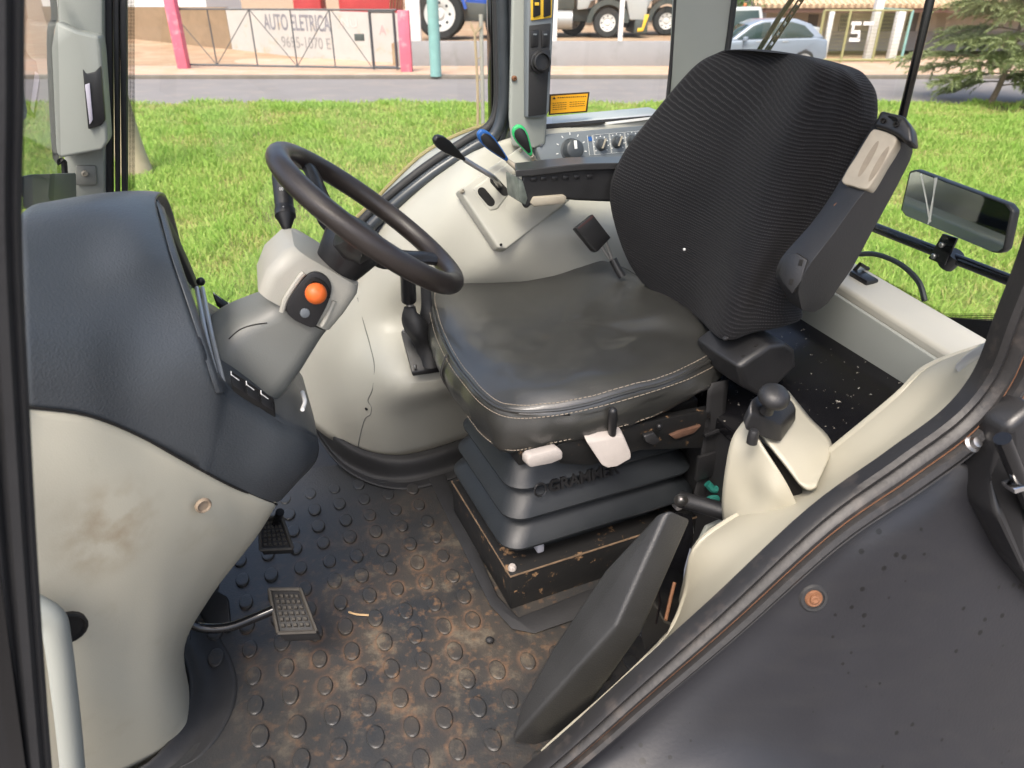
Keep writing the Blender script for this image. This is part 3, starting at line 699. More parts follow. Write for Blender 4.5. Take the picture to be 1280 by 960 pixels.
lv = [W(733, 553, .955), W(780, 545, .955), W(789, 566, .945), W(790, 573, .942), W(772, 584, .940), W(760, 586, .940), W(753, 583, .942)]
MB().hexa(lv, [p + WS * .02 + ZV3 * .012 for p in lv], .005, 3).build('height_lever', M['bone'], seat, label='bone white paddle shaped height lever')
MB().tube([W(766, 515, .95), W(766, 522, .95), W(765, 545, .965)], [.0085, .0088, .0075], 12).ball(W(766, 514.5, .95), .0085, 10).build('tilt_knob', M['black'], seat)
MB().prism([W(805, 545, .96), W(818, 541, .96), W(826, 552, .955), W(818, 557, .955), W(808, 553, .955)], WS * .01, .002).build('small_lever', M['armrest'], seat)
MB().ball(W(824, 533, .965), .006, 8).build('rail_bolt', M['black'], seat)

# cushion
C = [(541, 368, .470), (546, 405, .463), (562, 442, .456), (584, 474, .450), (608, 500, .447), (640, 514, .448), (690, 512, .455), (750, 500, .463), (820, 480, .470), (868, 462, .474), (899, 440, .478), (884, 405, .50), (850, 380, .50), (805, 352, .50), (768, 333, .495), (728, 324, .485), (675, 324, .480), (610, 338, .475), (562, 352, .472)]
Cp = Zl(C)
lo_ = [(-.088 if i < 6 else -.075 if i < 9 else -.06) for i in range(len(Cp))]
b1 = out_from(Cp, .006); b1 = [p + ZV3 * (-.012) for p in b1]
b2 = out_from(Cp, .013); b2 = [p + ZV3 * l * .5 + Vector((random.uniform(-1, 1), random.uniform(-1, 1), 0)) * .004 for p, l in zip(b2, lo_)]
b3 = out_from(Cp, -.002); b3 = [p + ZV3 * l + Vector((random.uniform(-1, 1), random.uniform(-1, 1), 0)) * .003 for p, l in zip(b3, lo_)]
b4 = out_from(Cp, -.030); b4 = [p + ZV3 * (l - .012) for p, l in zip(b4, lo_)]
cen = sum(Cp, Vector()) / len(Cp)
def inset(f, dz):
    o = []
    for p in Cp:
        q = cen + (p - cen) * f; q.z = p.z * f + cen.z * (1 - f) + dz; o.append(q)
    return o
loops = [b4, b3, b2, b1, Cp, inset(.965, .010), inset(.86, .022), inset(.68, .023), inset(.45, .016), inset(.22, .010), inset(.0005, .008)]
cush = MB().patch(loops, 5, closed=True)
for i, v in enumerate(cush.v):
    k = mnoise.noise(v * 9) * .006 + mnoise.noise(v * 24) * .0022
    if v.z < .445: k += mnoise.noise(Vector((v.x * 30, v.y * 30, v.z * 8))) * .008
    cush.v[i] = v + Vector((0, 0, k)) if v.z > .445 else v + (v - cen).normalized() * k
cushion = cush.build('seat_cushion', M['leather'], seat)
# piping and stitches
pip = curve([p + ZV3 * .001 for p in out_from(Cp, .0015)], 6, True)
vis = pip[:66]
def on_skin(p):
    k = mnoise.noise(p * 9) * .006 + mnoise.noise(p * 24) * .0022
    return p + ZV3 * (k if p.z > .445 else 0)
MB().tube([on_skin(p) for p in pip], .0032, 8, closed=True).build('cushion_piping', M['leather'], cushion)
def stitches(line, mb, step=.008, ln=.005, r=.0007):
    acc = 0
    for a, b in zip(line[:-1], line[1:]):
        l = (b - a).length; d = (b - a) / max(l, 1e-6); s0 = (step - acc) % step
        while s0 + ln < l + .004:
            mb.box(a + d * s0 - Vector((r, r, r * .3)), d * ln, Vector((-d.y, d.x, 0)) * r * 1.6, ZV3 * r * 1.6); s0 += step
        acc = (l - s0 + step) % step if False else 0
mb = MB(); mb2 = MB()
st = curve(inset(.975, .0085), 10, True)[:108]; stitches([on_skin(p) for p in st], mb)
st = curve([p + ZV3 * -.0085 for p in out_from(Cp, .0085)], 10, True)[:108]; stitches([p for p in st], mb)
st = curve([p + ZV3 * .006 for p in out_from(b3, .0045)], 10, True)[10:84]; stitches(st, mb2)
mb2.build('hem_stitching', M['stitch'], cushion, smooth=False)
mb.build('stitching', M['stitch'], cushion, smooth=False)
MB().tube([Cp[2] + (Cp[2] - cen).normalized() * .004, b1[2] + (Cp[2] - cen).normalized() * .005, b2[2] + (Cp[2] - cen).normalized() * .005, b3[2] + (Cp[2] - cen).normalized() * .004], .0028, 8, sm=4).build('corner_seam', M['leather'], cushion)

# backrest
rows = [
 [(800, 350, 1.33), (850, 388, 1.16), (904, 420, .99), (945, 412, .94), (986, 404, .90)],
 [(778, 310, 1.36), (850, 340, 1.175), (918, 360, 1.0), (955, 362, .945), (985, 366, .90)],
 [(764, 245, 1.37), (860, 275, 1.185), (944, 290, 1.01), (1000, 288, .95), (1038, 288, .90)],
 [(780, 195, 1.36), (878, 218, 1.175), (968, 228, 1.01), (1025, 226, .95), (1063, 228, .90)],
 [(822, 138, 1.33), (908, 160, 1.16), (990, 172, 1.0), (1044, 166, .945), (1077, 168, .90)],
 [(866, 86, 1.29), (940, 102, 1.145), (1010, 118, .99), (1054, 118, .94), (1081, 124, .905)],
 [(893, 68, 1.265), (955, 73, 1.14), (1020, 86, .985), (1052, 92, .94), (1072, 101, .915)],
]
rr = []
for r in rows:
    q = Wl(r)
    q[1] = q[1] + UV3 * .025
    vd = (CAM - q[2]).normalized(); q[2] = q[2] + vd * .030; q[3] = q[3] - (CAM - q[3]).normalized() * .004; q[4] = q[4] - (CAM - q[4]).normalized() * .03
    nb = q[4] + UV3 * .045 + WV3 * .03; fb = q[0] + UV3 * .07 - WV3 * .02
    rr.append(q + [nb, (nb + fb) / 2 + UV3 * .02, fb])
top = rr[-1]; ctop = sum(top, Vector()) / len(top)
rr.append([ctop + (p - ctop) * .75 + ZV3 * .012 for p in top]); rr.append([ctop + (p - ctop) * .02 + ZV3 * .016 for p in top])
bot = rr[0]; cb = sum(bot, Vector()) / len(bot)
rr.insert(0, [cb + (p - cb) * .8 - ZV3 * .012 for p in bot])
back = MB().patch(rr, 7, closed=True).build('backrest', M['fabric'], seat)
rg_ = curve([W(904, 419, .985), W(918, 360, .993), W(944, 290, 1.003), W(968, 228, 1.003), W(990, 172, .993), W(1004, 135, .985)], 5)
MB().ball(W(862, 311, 1.15) - UV3 * .012, .003, 8).build('lint', M['white'], back)

# near armrest, folded up
secs = [((986, 376), (1003, 388), (1018, 390)), ((971, 350), (998, 366), (1034, 380)), ((972, 332), (1003, 348), (1050, 357)), ((983, 314), (1014, 328), (1066, 334)), ((1012, 282), (1045, 288), (1086, 297)),
        ((1040, 243), (1072, 250), (1112, 250)), ((1062, 205), (1098, 219), (1131, 214)), ((1084, 168), (1121, 180), (1141, 190)), ((1094, 152), (1124, 156), (1138, 166)), ((1100, 145), (1120, 146), (1132, 151))]
ss = []
for l, m_, r_ in secs:
    a, b, c = W(*l, .895), W(*m_, .842), W(*r_, .848)
    ss.append([a, (a + b) / 2 - (UV3 * .004 - ZV3 * .002), b, (b + c) / 2 - WV3 * .003, c, c + WV3 * .05 + UV3 * .01, a + UV3 * .04 + WV3 * .01])
o = MB().loft(ss, smooth_along=2).build('near_armrest', M['armrest'], seat, label='charcoal armrest folded up with dirty beige grip', angle=28)
bv = o.modifiers.new('Bevel', 'BEVEL'); bv.width = .004; bv.segments = 2; bv.limit_method = 'ANGLE'; bv.angle_limit = R(35)
arm1 = o
qa, qb, qc = drop(arm1, 1060, 232)[0], drop(arm1, 1100, 175)[0], drop(arm1, 1082, 222)[0]
nrm = (qb - qa).cross(qc - qa).normalized(); nrm = nrm if nrm.dot(CAM - qa) > 0 else -nrm
def ong(px, py, h=0):
    r = ray(px, py); return CAM + r * ((qa + nrm * h - CAM).dot(nrm) / r.dot(nrm))
gp = curve([ong(*q) for q in ((1054, 228), (1072, 198), (1090, 168), (1099, 164), (1121, 172), (1122, 182), (1106, 208), (1091, 234), (1083, 239), (1066, 234))], 2, True)
MB().hexa([p + nrm * .009 for p in gp], [p - nrm * .015 for p in gp], .004, 3).build('armrest_grip', M['grip'], arm1)
for x0, y0, x1, y1 in ((1073, 221, 1098, 176), (1086, 227, 1111, 183)):  # flat ovals; the shade of the hollow flutes is put into their colour
    a, b = ong(x0, y0, .0093), ong(x1, y1, .0093); d_ = (b - a) * .5; c = (a + b) * .5; s_ = d_.normalized().cross(nrm) * .0048
    el = [c + d_ * math.cos(t) + s_ * math.sin(t) for t in [2 * math.pi * k / 24 for k in range(24)]]
    MB().hexa([q - nrm * .0012 for q in el], el).build('flute_shade', MATS.get('grip_shade') or mat('grip_shade', (.25, .21, .155), .55, var=.3, vscale=60), arm1)
cap = [ong(*q, .004) for q in ((1095, 161), (1104, 141), (1133, 148), (1142, 162), (1144, 182), (1134, 181), (1126, 173), (1110, 165))]
MB().hexa([p + nrm * .012 for p in cap], [p - nrm * .02 for p in cap], .005, 3).build('armrest_end_cap', M['black'], arm1)
for q in ((1121, 157), (1105, 152)): MB().lathe(ong(*q, .014), nrm, [(0, .004), (.006, .004), (.006, .0028), (.003, .0025)], 12).build('cap_hole', M['void'], arm1)
MB().lathe(ong(1047, 258, 0), nrm, [(0, .0055), (.003, .005), (.003, .0035), (.001, .003)], 12).build('screw_hole', M['rust'], arm1)
cvd, cvn = drop(arm1, 992, 342)
def onv(px, py, h=0):
    r = ray(px, py); return CAM + r * ((cvd + cvn * h - CAM).dot(cvn) / r.dot(cvn))
cv = [onv(*q) for q in ((984, 318), (996, 316), (1010, 325), (1002, 352), (991, 367), (978, 352), (974, 342))]
MB().hexa([p + cvn * .003 for p in cv], [p - cvn * .008 for p in cv], .002).build('pivot_cover', M['armrest'], arm1)
for q in ((1000, 324), (988, 348)): MB().box(onv(*q, .0015), (onv(q[0] + 5, q[1] + 1) - onv(*q)), (onv(q[0] - 2, q[1] + 8) - onv(*q)), cvn * .002, .0005).build('cover_slot', M['void'], arm1)

# far armrest, lowered, torn at the front
sec = []
for (x, yt, yb, wn, wd) in ((652, 216, 257, 1.395, .085), (659, 214, 262, 1.395, .085), (668, 209, 252, 1.395, .085), (690, 207, 248, 1.395, .085), (720, 204, 251, 1.395, .085), (770, 203, 253, 1.395, .085), (815, 200, 255, 1.395, .085)):
    t_, b_ = W(x, yt + 4, wn), W(x, yb, wn)
    fo_ = UV3 * .032 if x < 670 else UV3 * 0; sec.append([b_, t_, t_ + WV3 * wd + ZV3 * .002 + fo_, b_ + WV3 * wd + fo_])
arm2 = MB().loft(sec, smooth_along=2).build('far_armrest', M['armrest'], seat, label='lowered black armrest with torn front end', angle=30)
bv = arm2.modifiers.new('Bevel', 'BEVEL'); bv.width = .006; bv.segments = 2; bv.limit_method = 'ANGLE'; bv.angle_limit = R(40)
lip = []
for (x, y) in ((645, 215), (664, 214), (690, 211), (730, 207), (780, 206), (815, 205)):
    p = W(x, y, 1.388); lip.append([p - ZV3 * .010, p + ZV3 * .004, p + WV3 * .075 + ZV3 * .003 + UV3 * (.025 if x < 650 else 0), p + WV3 * .075 - ZV3 * .008 + UV3 * (.025 if x < 650 else 0)])
o = MB().loft(lip, smooth_along=2).build('armrest_pad', mat('smooth_worn_pad', (.035, .035, .036), .3, var=.2, vscale=30), arm2, angle=30)
bv = o.modifiers.new('Bevel', 'BEVEL'); bv.width = .004; bv.segments = 2; bv.limit_method = 'ANGLE'; bv.angle_limit = R(40)
mb = MB()
for x in (664, 676, 690, 704, 718, 734): mb.box(W(x, 222 - (x - 664) * .05, 1.392), UV3 * .014, -ZV3 * .008, WV3 * .006, .002)
mb.build('armrest_lugs', M['black'], arm2)
MB().hexa([W(664, 255, 1.385), W(668, 247, 1.385), W(706, 244, 1.385), W(709, 247, 1.385), W(706, 255, 1.385), W(668, 259, 1.385)], [p + WV3 * .06 for p in [W(664, 255, 1.385), W(668, 247, 1.385), W(706, 244, 1.385), W(709, 247, 1.385), W(706, 255, 1.385), W(668, 259, 1.385)]], .003).build('armrest_grip', M['grip'], arm2)
MB().hexa([W(648, 222, 1.392), W(654, 226, 1.392), W(660, 248, 1.392), W(657, 257, 1.392), W(650, 252, 1.392)], [p + WV3 * .07 - UV3 * .004 for p in [W(648, 222, 1.392), W(654, 226, 1.392), W(660, 248, 1.392), W(657, 257, 1.392), W(650, 252, 1.392)]], .003).build('torn_end', mat('torn_grey_vinyl', (.14, .16, .14), .35, var=.6, vscale=70), arm2)

# recliner knob housing, near side
ro = W(905, 428, .965)
hs = []
for (a, b, c, d_) in (((893, 438), (897, 466), (918, 492), (926, 486)),):
    pass
prof = [W(893, 440, .985), W(906, 430, .985), W(932, 413, .985), (W(952, 411, .985)), W(964, 420, .985), (W(966, 440, .985)), W(942, 464, .985), W(922, 478, .985), W(900, 466, .985)]
pr2 = [p - WV3 * .055 + UV3 * .010 - ZV3 * .004 for p in prof]
c2 = sum(pr2, Vector()) / len(pr2); pr3 = [c2 + (p - c2) * .88 - WV3 * .006 for p in pr2]
rec = MB().loft([[p + WV3 * .06 for p in prof], prof, pr2, pr3]).build('recliner_housing', M['armrest'], seat, angle=25)
bv = rec.modifiers.new('Bevel', 'BEVEL'); bv.width = .006; bv.segments = 3; bv.limit_method = 'ANGLE'; bv.angle_limit = R(25)
MB().box(W(905, 431, .955) + ZV3 * .006, UV3 * .050 + ZV3 * .014, WV3 * .010, ZV3 * .006, .003).build('recliner_lever', M['armrest'], rec)
for q in ((928, 447), (944, 434)):
    h_, n_ = drop(rec, *q); MB().box(h_ + n_ * .0008, UV3 * .008 + ZV3 * .002, WV3 * .004, n_ * .0015, .0004).build('housing_slot', M['void'], rec)
# belt and its plate hanging at the rear corner
belt = [W(886, 480, .985), W(880, 540, .985), W(872, 600, .985), W(862, 640, .985)]
b0 = [p for p in belt]; b1_ = [p + UV3 * .045 for p in belt]
MB().patch([b0, b1_], 4).build('seat_belt', M['rubber'], seat, thick=.003)
MB().hexa([W(874, 572, .975), W(900, 564, .975), W(896, 594, .975), W(870, 602, .975)], [p + WV3 * .008 for p in [W(874, 572, .975), W(900, 564, .975), W(896, 594, .975), W(870, 602, .975)]], .002).build('belt_plate', M['armrest'], seat)
MB().tube([W(880, 545, .975), W(905, 536, .975)], .005, 8).build('belt_bar', M['black'], seat)
# buckle on its stalk
bk_ = [W(719, 285, 1.405), W(741, 267, 1.405), W(764, 297, 1.40), W(747, 315, 1.40), W(742, 313, 1.40)]
MB().hexa(bk_, [p + WV3 * .018 - ZV3 * .008 for p in bk_], .003).build('belt_buckle', M['black'], seat)
MB().hexa([W(722, 285, 1.4045), W(741, 269, 1.4045), W(744, 273, 1.4045), W(725, 289, 1.4045)], [p + WV3 * .004 for p in [W(722, 285, 1.4045), W(741, 269, 1.4045), W(744, 273, 1.4045), W(725, 289, 1.4045)]], .0005).build('buckle_button', mat('dull_dark_red', (.05, .02, .02), .5), seat)
for dx in (0, 7): MB().tube([W(751 + dx, 306 - dx * .5, 1.405), W(760 + dx * .6, 320, 1.40), W(768, 330, 1.395)], .0035, 8).build('buckle_cable', M['metal'], seat)
MB().tube([W(766, 324, 1.39), W(772, 336, 1.38), W(778, 346, 1.37)], .0095, 10).build('buckle_boot', M['black'], seat)

# =================================================================== folded padded flap by the sill
fo = thing('instructor_seat', 'black padded instructor seat folded upright beside the near cream sill', 'folding seat', Z(700, 930, 0))
fn = (Vector((-.75, 0, 0)) + Vector((0, sp, cp)) * .36 - Vector((0, cp, -sp)) * .55).normalized()
pD = T(770, 784, 1.075)
def onf(px, py):
    r = ray(px, py); return CAM + r * ((pD - CAM).dot(fn) / r.dot(fn))
f1 = [onf(*q) for q in ((811, 652), (820, 642), (836, 636), (770, 784), (637, 930), (650, 880), (690, 808), (755, 712))]
f2 = [q - fn * (.060 if k not in (4, 5) else .115) for k, q in enumerate(f1)]
pad = MB().hexa(f1, f2, .012, 4).build('padded_cushion', mat('padded_black_vinyl', (.026, .0265, .027), .40, var=.15, vscale=12, bump=.35, bscale=420, rvar=.06), fo)
MB().hexa([W(842, 648, .86), W(866, 652, .86), (W(868, 668, .84)), W(856, 712, .78), W(852, 752, .73), W(836, 790, .68), W(806, 815, .655), W(800, 790, .68)], [p + WV3 * .02 + UV3 * .01 for p in [W(842, 648, .86), W(866, 652, .86), (W(868, 668, .84)), W(856, 712, .78), W(852, 752, .73), W(836, 790, .68), W(806, 815, .655), W(800, 790, .68)]], .003).build('hinge_plate', M['gloss'], fo)
MB().tube([W(843, 728, .735), W(838, 748, .72), W(832, 775, .69)], .003, 6).build('rust_streak', M['rust'], fo)
MB().tube([W(850, 624, .90), W(880, 632, .86), W(915, 643, .82)], [.016, .016, .016], 12).build('hinge_arm', M['armrest'], fo)
MB().lathe(W(851, 624, .885), -WV3 - UV3 * .4, [(0, .013), (.006, .013), (.006, .007), (.012, .006), (.013, .003)], 14).build('arm_bolt', M['metal'], fo)
fb = MB().box(W(884, 660, .86), UV3 * .05 + ZV3 * .01, -ZV3 * .06 - UV3 * .02, WV3 * .01, .003).build('support_plate', M['greyfoot'], fo)
hz = MB().tube([W(884, 604, .97), W(893, 612, .96), W(905, 606, .95)], .008, 8, sm=4).tube([W(878, 628, .96), W(892, 622, .95), W(908, 626, .94)], .006, 8, sm=4).build('hose', M['tealhose']); tag(hz, 'dark teal hose glimpsed behind the seat belt', 'hose')

# =================================================================== joystick pod
pod = thing('joystick_pod', 'cream console pod with black joystick block and mushroom knob beside the seat', 'control pod', Z(960, 655, .33))
# left face (towards the seat) and top face
L1 = [W(934, 520, .80), W(915, 548, .79), W(906, 590, .78), W(902, 630, .775), W(904, 655, .77)]
L2 = [W(946, 548, .755), W(940, 585, .745), W(935, 615, .74), W(930, 635, .735), W(922, 650, .735)]
L3 = [W(980, 598, .70), W(968, 612, .70), W(962, 628, .70), W(957, 640, .70), W(952, 648, .70)]
L4 = [W(998, 634, .672), W(994, 642, .672), W(990, 648, .672), W(986, 653, .672), W(980, 655, .672)]
MB().patch([L1, L2, L3, L4], 6).build('side_shell', M['cream_warm'], pod, thick=.005)
T1 = Wl([(934, 519, .80), (960, 500, .82), (985, 488, .85)])
T2 = Wl([(960, 552, .75), (985, 534, .775), (1012, 521, .81)])
T3 = Wl([(984, 582, .71), (1012, 568, .722), (1040, 556, .74)])
T4 = Wl([(1000, 604, .682), (1011, 611, .670), (1020, 607, .668)])
MB().patch([T1, T2, T3, T4], 6).build('top_shell', M['cream_warm'], pod, thick=.005)
MB().hexa([W(962, 560, .755), W(1002, 606, .695), W(1003, 628, .69), W(996, 634, .69)], [p + WV3 * .04 for p in [W(962, 560, .755), W(1002, 606, .695), W(1003, 628, .69), W(996, 634, .69)]]).build('shell_gap', M['void'], pod)
t_ = [W(930, 508, .79), W(948, 492, .80), W(992, 500, .80), W(996, 520, .79), W(978, 552, .755), W(968, 552, .755), W(932, 536, .77)]
tn = (t_[1] - t_[0]).cross(t_[3] - t_[0]).normalized(); tn = tn if tn.z > 0 else -tn
jb = []
jt = [W(938, 500, .79), W(952, 489, .80), W(990, 499, .80), W(996, 511, .79), W(976, 530, .765), W(966, 532, .765), W(938, 516, .775)]
jl = [W(927, 524, .775), W(946, 508, .80), W(992, 517, .80), W(995, 526, .79), W(976, 554, .752), W(964, 552, .752), W(930, 537, .765)]
jl = [p + (CAM - p).normalized() * .018 for p in jl]; jt = [p + (CAM - p).normalized() * .030 for p in jt]
blk = MB().hexa(jl, jt, .006, 3).build('joystick_block', M['black'], pod)
kc = W(958, 514, .755)
ka = (ZV3 - WV3 * .35 - UV3 * .05).normalized()
MB().lathe(kc, ka, [(0, .011), (.016, .009), (.021, .012), (.024, .019), (.029, .0232), (.035, .0242), (.041, .0225), (.046, .018), (.0495, .011), (.0505, .0005)], 28).build('joystick_knob', M['armrest'], pod)
MB().lathe(W(941, 547, .735), ZV3, [(-.01, .0085), (0, .0085), (.010, .008), (.014, .006), (.015, .001)], 14).build('pod_button', M['armrest'], pod)

# =================================================================== dashboard
dash = thing('dashboard', 'dashboard with slate grey instrument hood over a cream lower panel', 'dashboard', Z(180, 950, 0))
hc = [
 [(25, 270, 1.0), (25, 330, .93), (27, 400, .88), (30, 460, .855), (33, 510, .845)],
 [(108, 256, 1.08), (105, 330, .98), (104, 400, .92), (106, 460, .89), (108, 519, .875)],
 [(165, 251, 1.15), (172, 320, 1.02), (172, 405, .955), (172, 480, .92), (172, 545, .905)],
 [(195, 253, 1.19), (213, 318, 1.06), (238, 392, .985), (262, 468, .952), (247, 583, .931)],
]
cols = [Wl(c) for c in hc]
cols = [[c[0] + WV3 * .30 - ZV3 * .16 - UV3 * .01, c[0] + WV3 * .16 - ZV3 * .03] + c for c in cols]
# lip rolling into the gauge opening
edge = [W(200, 262, 1.19), W(226, 335, 1.065), W(252, 415, .99), W(262, 478, .955)]
lipc = [cols[3][1] + UV3 * .012, cols[3][0] + UV3 * .015]
ph = Wl([(205, 258, 1.19), (228, 322, 1.06), (256, 398, .985), (290, 505, .965), (266, 594, .943)])
ph = [ph[0] + WV3 * .30 - ZV3 * .16 - UV3 * .01, ph[0] + WV3 * .16 - ZV3 * .03] + ph
flank = MB().patch(transpose(cols + [ph]), 7, skip=(0, 1))
# ledge under the gauges
near_e = [W(258, 500, .950), W(282, 522, .955), W(310, 548, .965), W(348, 552, .985), W(380, 556, 1.01), W(398, 566, 1.05)]
top_r = [
 [W(262, 470, .953), W(287, 486, .972), W(318, 505, .99), W(352, 528, 1.0), W(380, 540, 1.02), W(397, 548, 1.05)],
 [W(258, 425, 1.10), W(290, 440, 1.10), W(320, 460, 1.10), W(350, 480, 1.11), (W(375, 498, 1.12)), W(392, 520, 1.14)],
 [W(250, 372, 1.34), W(272, 385, 1.32), W(300, 402, 1.31), W(330, 420, 1.30), (W(355, 440, 1.29)), W(378, 470, 1.28)],
]
MB().patch(top_r, 6).build('switch_ledge', M['hood'], dash, thick=.006)
def seg(col, t):
    a, b, c = col[-3], col[-2], col[-1]; return cr(a, b, c, c * 2 - b, t)
lowr = []
for t, r in ((0, [(287, 486, .972), (318, 505, .988), (352, 528, .999), (380, 540, 1.019), (397, 548, 1.049)]),
             (.10, [(287, 503, .966), (319, 527, .980), (354, 547, .993), (381, 554, 1.013), (399, 558, 1.05)]),
             (.62, [(276, 555, .949), (305, 576, .964), (345, 590, .983), (376, 590, 1.013), (393, 580, 1.058)]),
             (1.0, [(266, 594, .943), (292, 607, .960), (325, 622, .985), (348, 627, 1.015), (362, 612, 1.06)])):
    lowr.append([seg(cols[2], t), seg(cols[3], t)] + Wl(r))
tk = (0, .10, .62, 1.0); rights = transpose([r[2:] for r in lowr]); rows8 = []
for k in range(8):
    t = k / 7; i = 0
    while i < 2 and t > tk[i + 1]: i += 1
    lt = (t - tk[i]) / (tk[i + 1] - tk[i]); rw = [seg(cols[2], t), seg(cols[3], t)]
    for c_ in rights:
        a = c_[i - 1] if i > 0 else c_[0] * 2 - c_[1]; d_ = c_[i + 2] if i + 2 < 4 else c_[3] * 2 - c_[2]
        rw.append(cr(a, c_[i], c_[i + 1], d_, lt))
    rows8.append(rw)
rows8.append([p + WV3 * .05 - ZV3 * .003 for p in rows8[-1]])
flank.patch(rows8, 7, nv=1, skip=(1, 0))
hood = flank.build('instrument_hood', M['hood'], dash, thick=.005, weld=.0004, angle=60)
near_rim = Wl([(195, 253, 1.19), (213, 318, 1.06), (238, 392, .985), (262, 468, .952), (270, 492, .951)])
far_rim = Wl([(196, 254, 1.20), (217, 292, 1.30), (239, 340, 1.345), (250, 368, 1.357), (256, 385, 1.36)])
rim1 = Wl([(202, 262, 1.195), (220, 322, 1.07), (245, 395, .995), (266, 462, .965), (277, 490, .962)])
MB().patch([near_rim, [p.lerp(q, .5) + UV3 * .003 - WV3 * .003 for p, q in zip(near_rim, rim1)], rim1, [p - UV3 * .03 + WV3 * .02 for p in rim1]], 6).build('hood_lip', M['hood'], hood, thick=.002)
fr_o = [p + UV3 * .0 for p in far_rim]
MB().patch([[p + WV3 * .03 - ZV3 * .002 for p in far_rim], far_rim, [p - UV3 * .012 - WV3 * .015 for p in far_rim], [p - UV3 * .09 - WV3 * .03 for p in far_rim]], 6).build('far_lip', M['black_matt'], hood, thick=.004)
cav = [[p - UV3 * .035 + WV3 * .015 for p in rim1], [p.lerp(q, .35) - UV3 * .085 for p, q in zip(rim1, far_rim)], [p.lerp(q, .7) - UV3 * .085 for p, q in zip(rim1, far_rim)], [p - UV3 * .04 - WV3 * .01 for p in far_rim]]
MB().patch(cav, 5).build('gauge_recess', M['black_matt'], hood, thick=.003)
MB().add([W(228, 345, 1.12), W(246, 365, 1.22), W(262, 452, 1.04), W(250, 420, 1.02)], [(0, 1, 2, 3)]).build('gauge_glass', M['gauge'], hood, thick=.003)
# two pale ribs between gauge opening and ledge
for dx in (0, 7): MB().tube([W(246 + dx, 360, 1.20), W(258 + dx, 420, 1.06), W(272 + dx, 478, .975 + dx * .001)], .0035, 8, sm=4).build('gauge_frame', M['alu'], hood)
# switches: near bank of three, far bank of two
def bank(pts, n, m=M['black']):
    fr = MB().hexa(pts, [p - ZV3 * .012 for p in pts], .0015).build('switch_bank', M['void'], dash)
    for k in range(n):
        a, b = pts[0].lerp(pts[1], (k + .08) / n), pts[0].lerp(pts[1], (k + .92) / n)
        d_, c_ = pts[3].lerp(pts[2], (k + .08) / n), pts[3].lerp(pts[2], (k + .92) / n)
        up = ZV3 * .003
        MB().hexa([a.lerp(d_, .45) + up * 1.6, b.lerp(c_, .45) + up * 1.6, c_.lerp(b, .08) + up * .6, d_.lerp(a, .08) + up * .6], [a.lerp(d_, .45) - up, b.lerp(c_, .45) - up, c_ - up, d_ - up], .001).build('rocker_switch', m, fr)
        MB().tube([a.lerp(d_, .1) + up * .5, a.lerp(d_, .38) + up * .8, a.lerp(b, .6).lerp(d_.lerp(c_, .6), .44) + up], .0009, 5).build('switch_symbol', M['white'], fr)
bank([W(288, 466, .985) + ZV3 * .005, W(343, 501, 1.012) + ZV3 * .005, W(344, 519, 1.0) + ZV3 * .005, W(290, 485, .975) + ZV3 * .005], 3)
bank([W(266, 367, 1.32) + ZV3 * .004, W(302, 391, 1.31) + ZV3 * .004, W(305, 402, 1.29) + ZV3 * .004, W(270, 378, 1.30) + ZV3 * .004], 2)
MB().ball(W(251, 352, 1.34), .008, 10).build('dash_knob', M['black'], dash)
MB().tube([W(378, 490, 1.10), W(381, 502, 1.07), W(378, 512, 1.04)], .0035, 8, sm=4).build('collar_edge', M['white'], dash)
# lower cream panel
rows = [
 [(25, 506, .835), (33, 508, .843), (108, 518, .874), (172, 543, .903), (232, 576, .924), (292, 608, .958), (346, 630, 1.012)],
 [(28, 600, .795), (38, 601, .80), (110, 610, .83), (180, 630, .862), (240, 650, .90), (290, 664, .95), (320, 672, 1.02)],
 [(30, 700, .785), (42, 701, .79), (110, 710, .82), (170, 716, .85), (215, 724, .885), (250, 734, .94), (266, 742, 1.02)],
 [(38, 800, .778), (50, 801, .78), (110, 810, .808), (160, 815, .84), (200, 815, .872), (221, 812, .92), (231, 806, .99)],
 [(42, 890, .775), (54, 890, .777), (110, 892, .80), (162, 892, .832), (203, 890, .865), (228, 884, .91), (239, 876, .97)],
]
rr = [Wl(r) for r in rows]
rr.append(Zl([(52, 1020, .006), (66, 1016, .006), (115, 990, .006), (160, 966, .006), (205, 940, .006), (230, 918, .006), (241, 902, .006)]))
rr = [r + [r[-1] + WV3 * .08 - UV3 * .015, r[-1] + WV3 * .30 - UV3 * .05] for r in rr]
low = MB().patch(rr, 6).build('lower_panel', M['cream_dash'], dash, thick=.005, label='cream lower dash panel with a brown stain')
pn = (-WV3 + UV3 * .4).normalized(); hp = W(255, 633, .898)
MB().lathe(hp - pn * .004, pn, [(0, .0115), (.0035, .0112), (.0055, .0095), (.0050, .0082), (.003, .0070), (.0028, .0005)], 24).build('access_hole', mat('brown_hole', (.22, .17, .12), .7), low)  # hole set off by a plain brown
MB().tube([p + pn * .0005 - ZV3 * .001 for p in curve(rr[0][:7], 5)], .0018, 6).build('panel_seam', M['void'], dash)
for q in ((372, 640, 1.08),): pass
ht = MB().tube([W(30, 752, .755), W(64, 772, .752), W(72, 800, .75), W(80, 860, .745), W(88, 930, .742), W(98, 1040, .738)], [.0145] * 6, 14, sm=4).build('grab_handle', M['pillar']); tag(ht, 'pale grey tubular grab handle rising beside the near door post', 'grab handle')
MB().lathe(W(84, 785, .772), (-WV3 + UV3 * .3), [(-.004, .022), (.002, .023), (.004, .020), (0, .017)], 18).build('handle_hole', M['void'], dash)

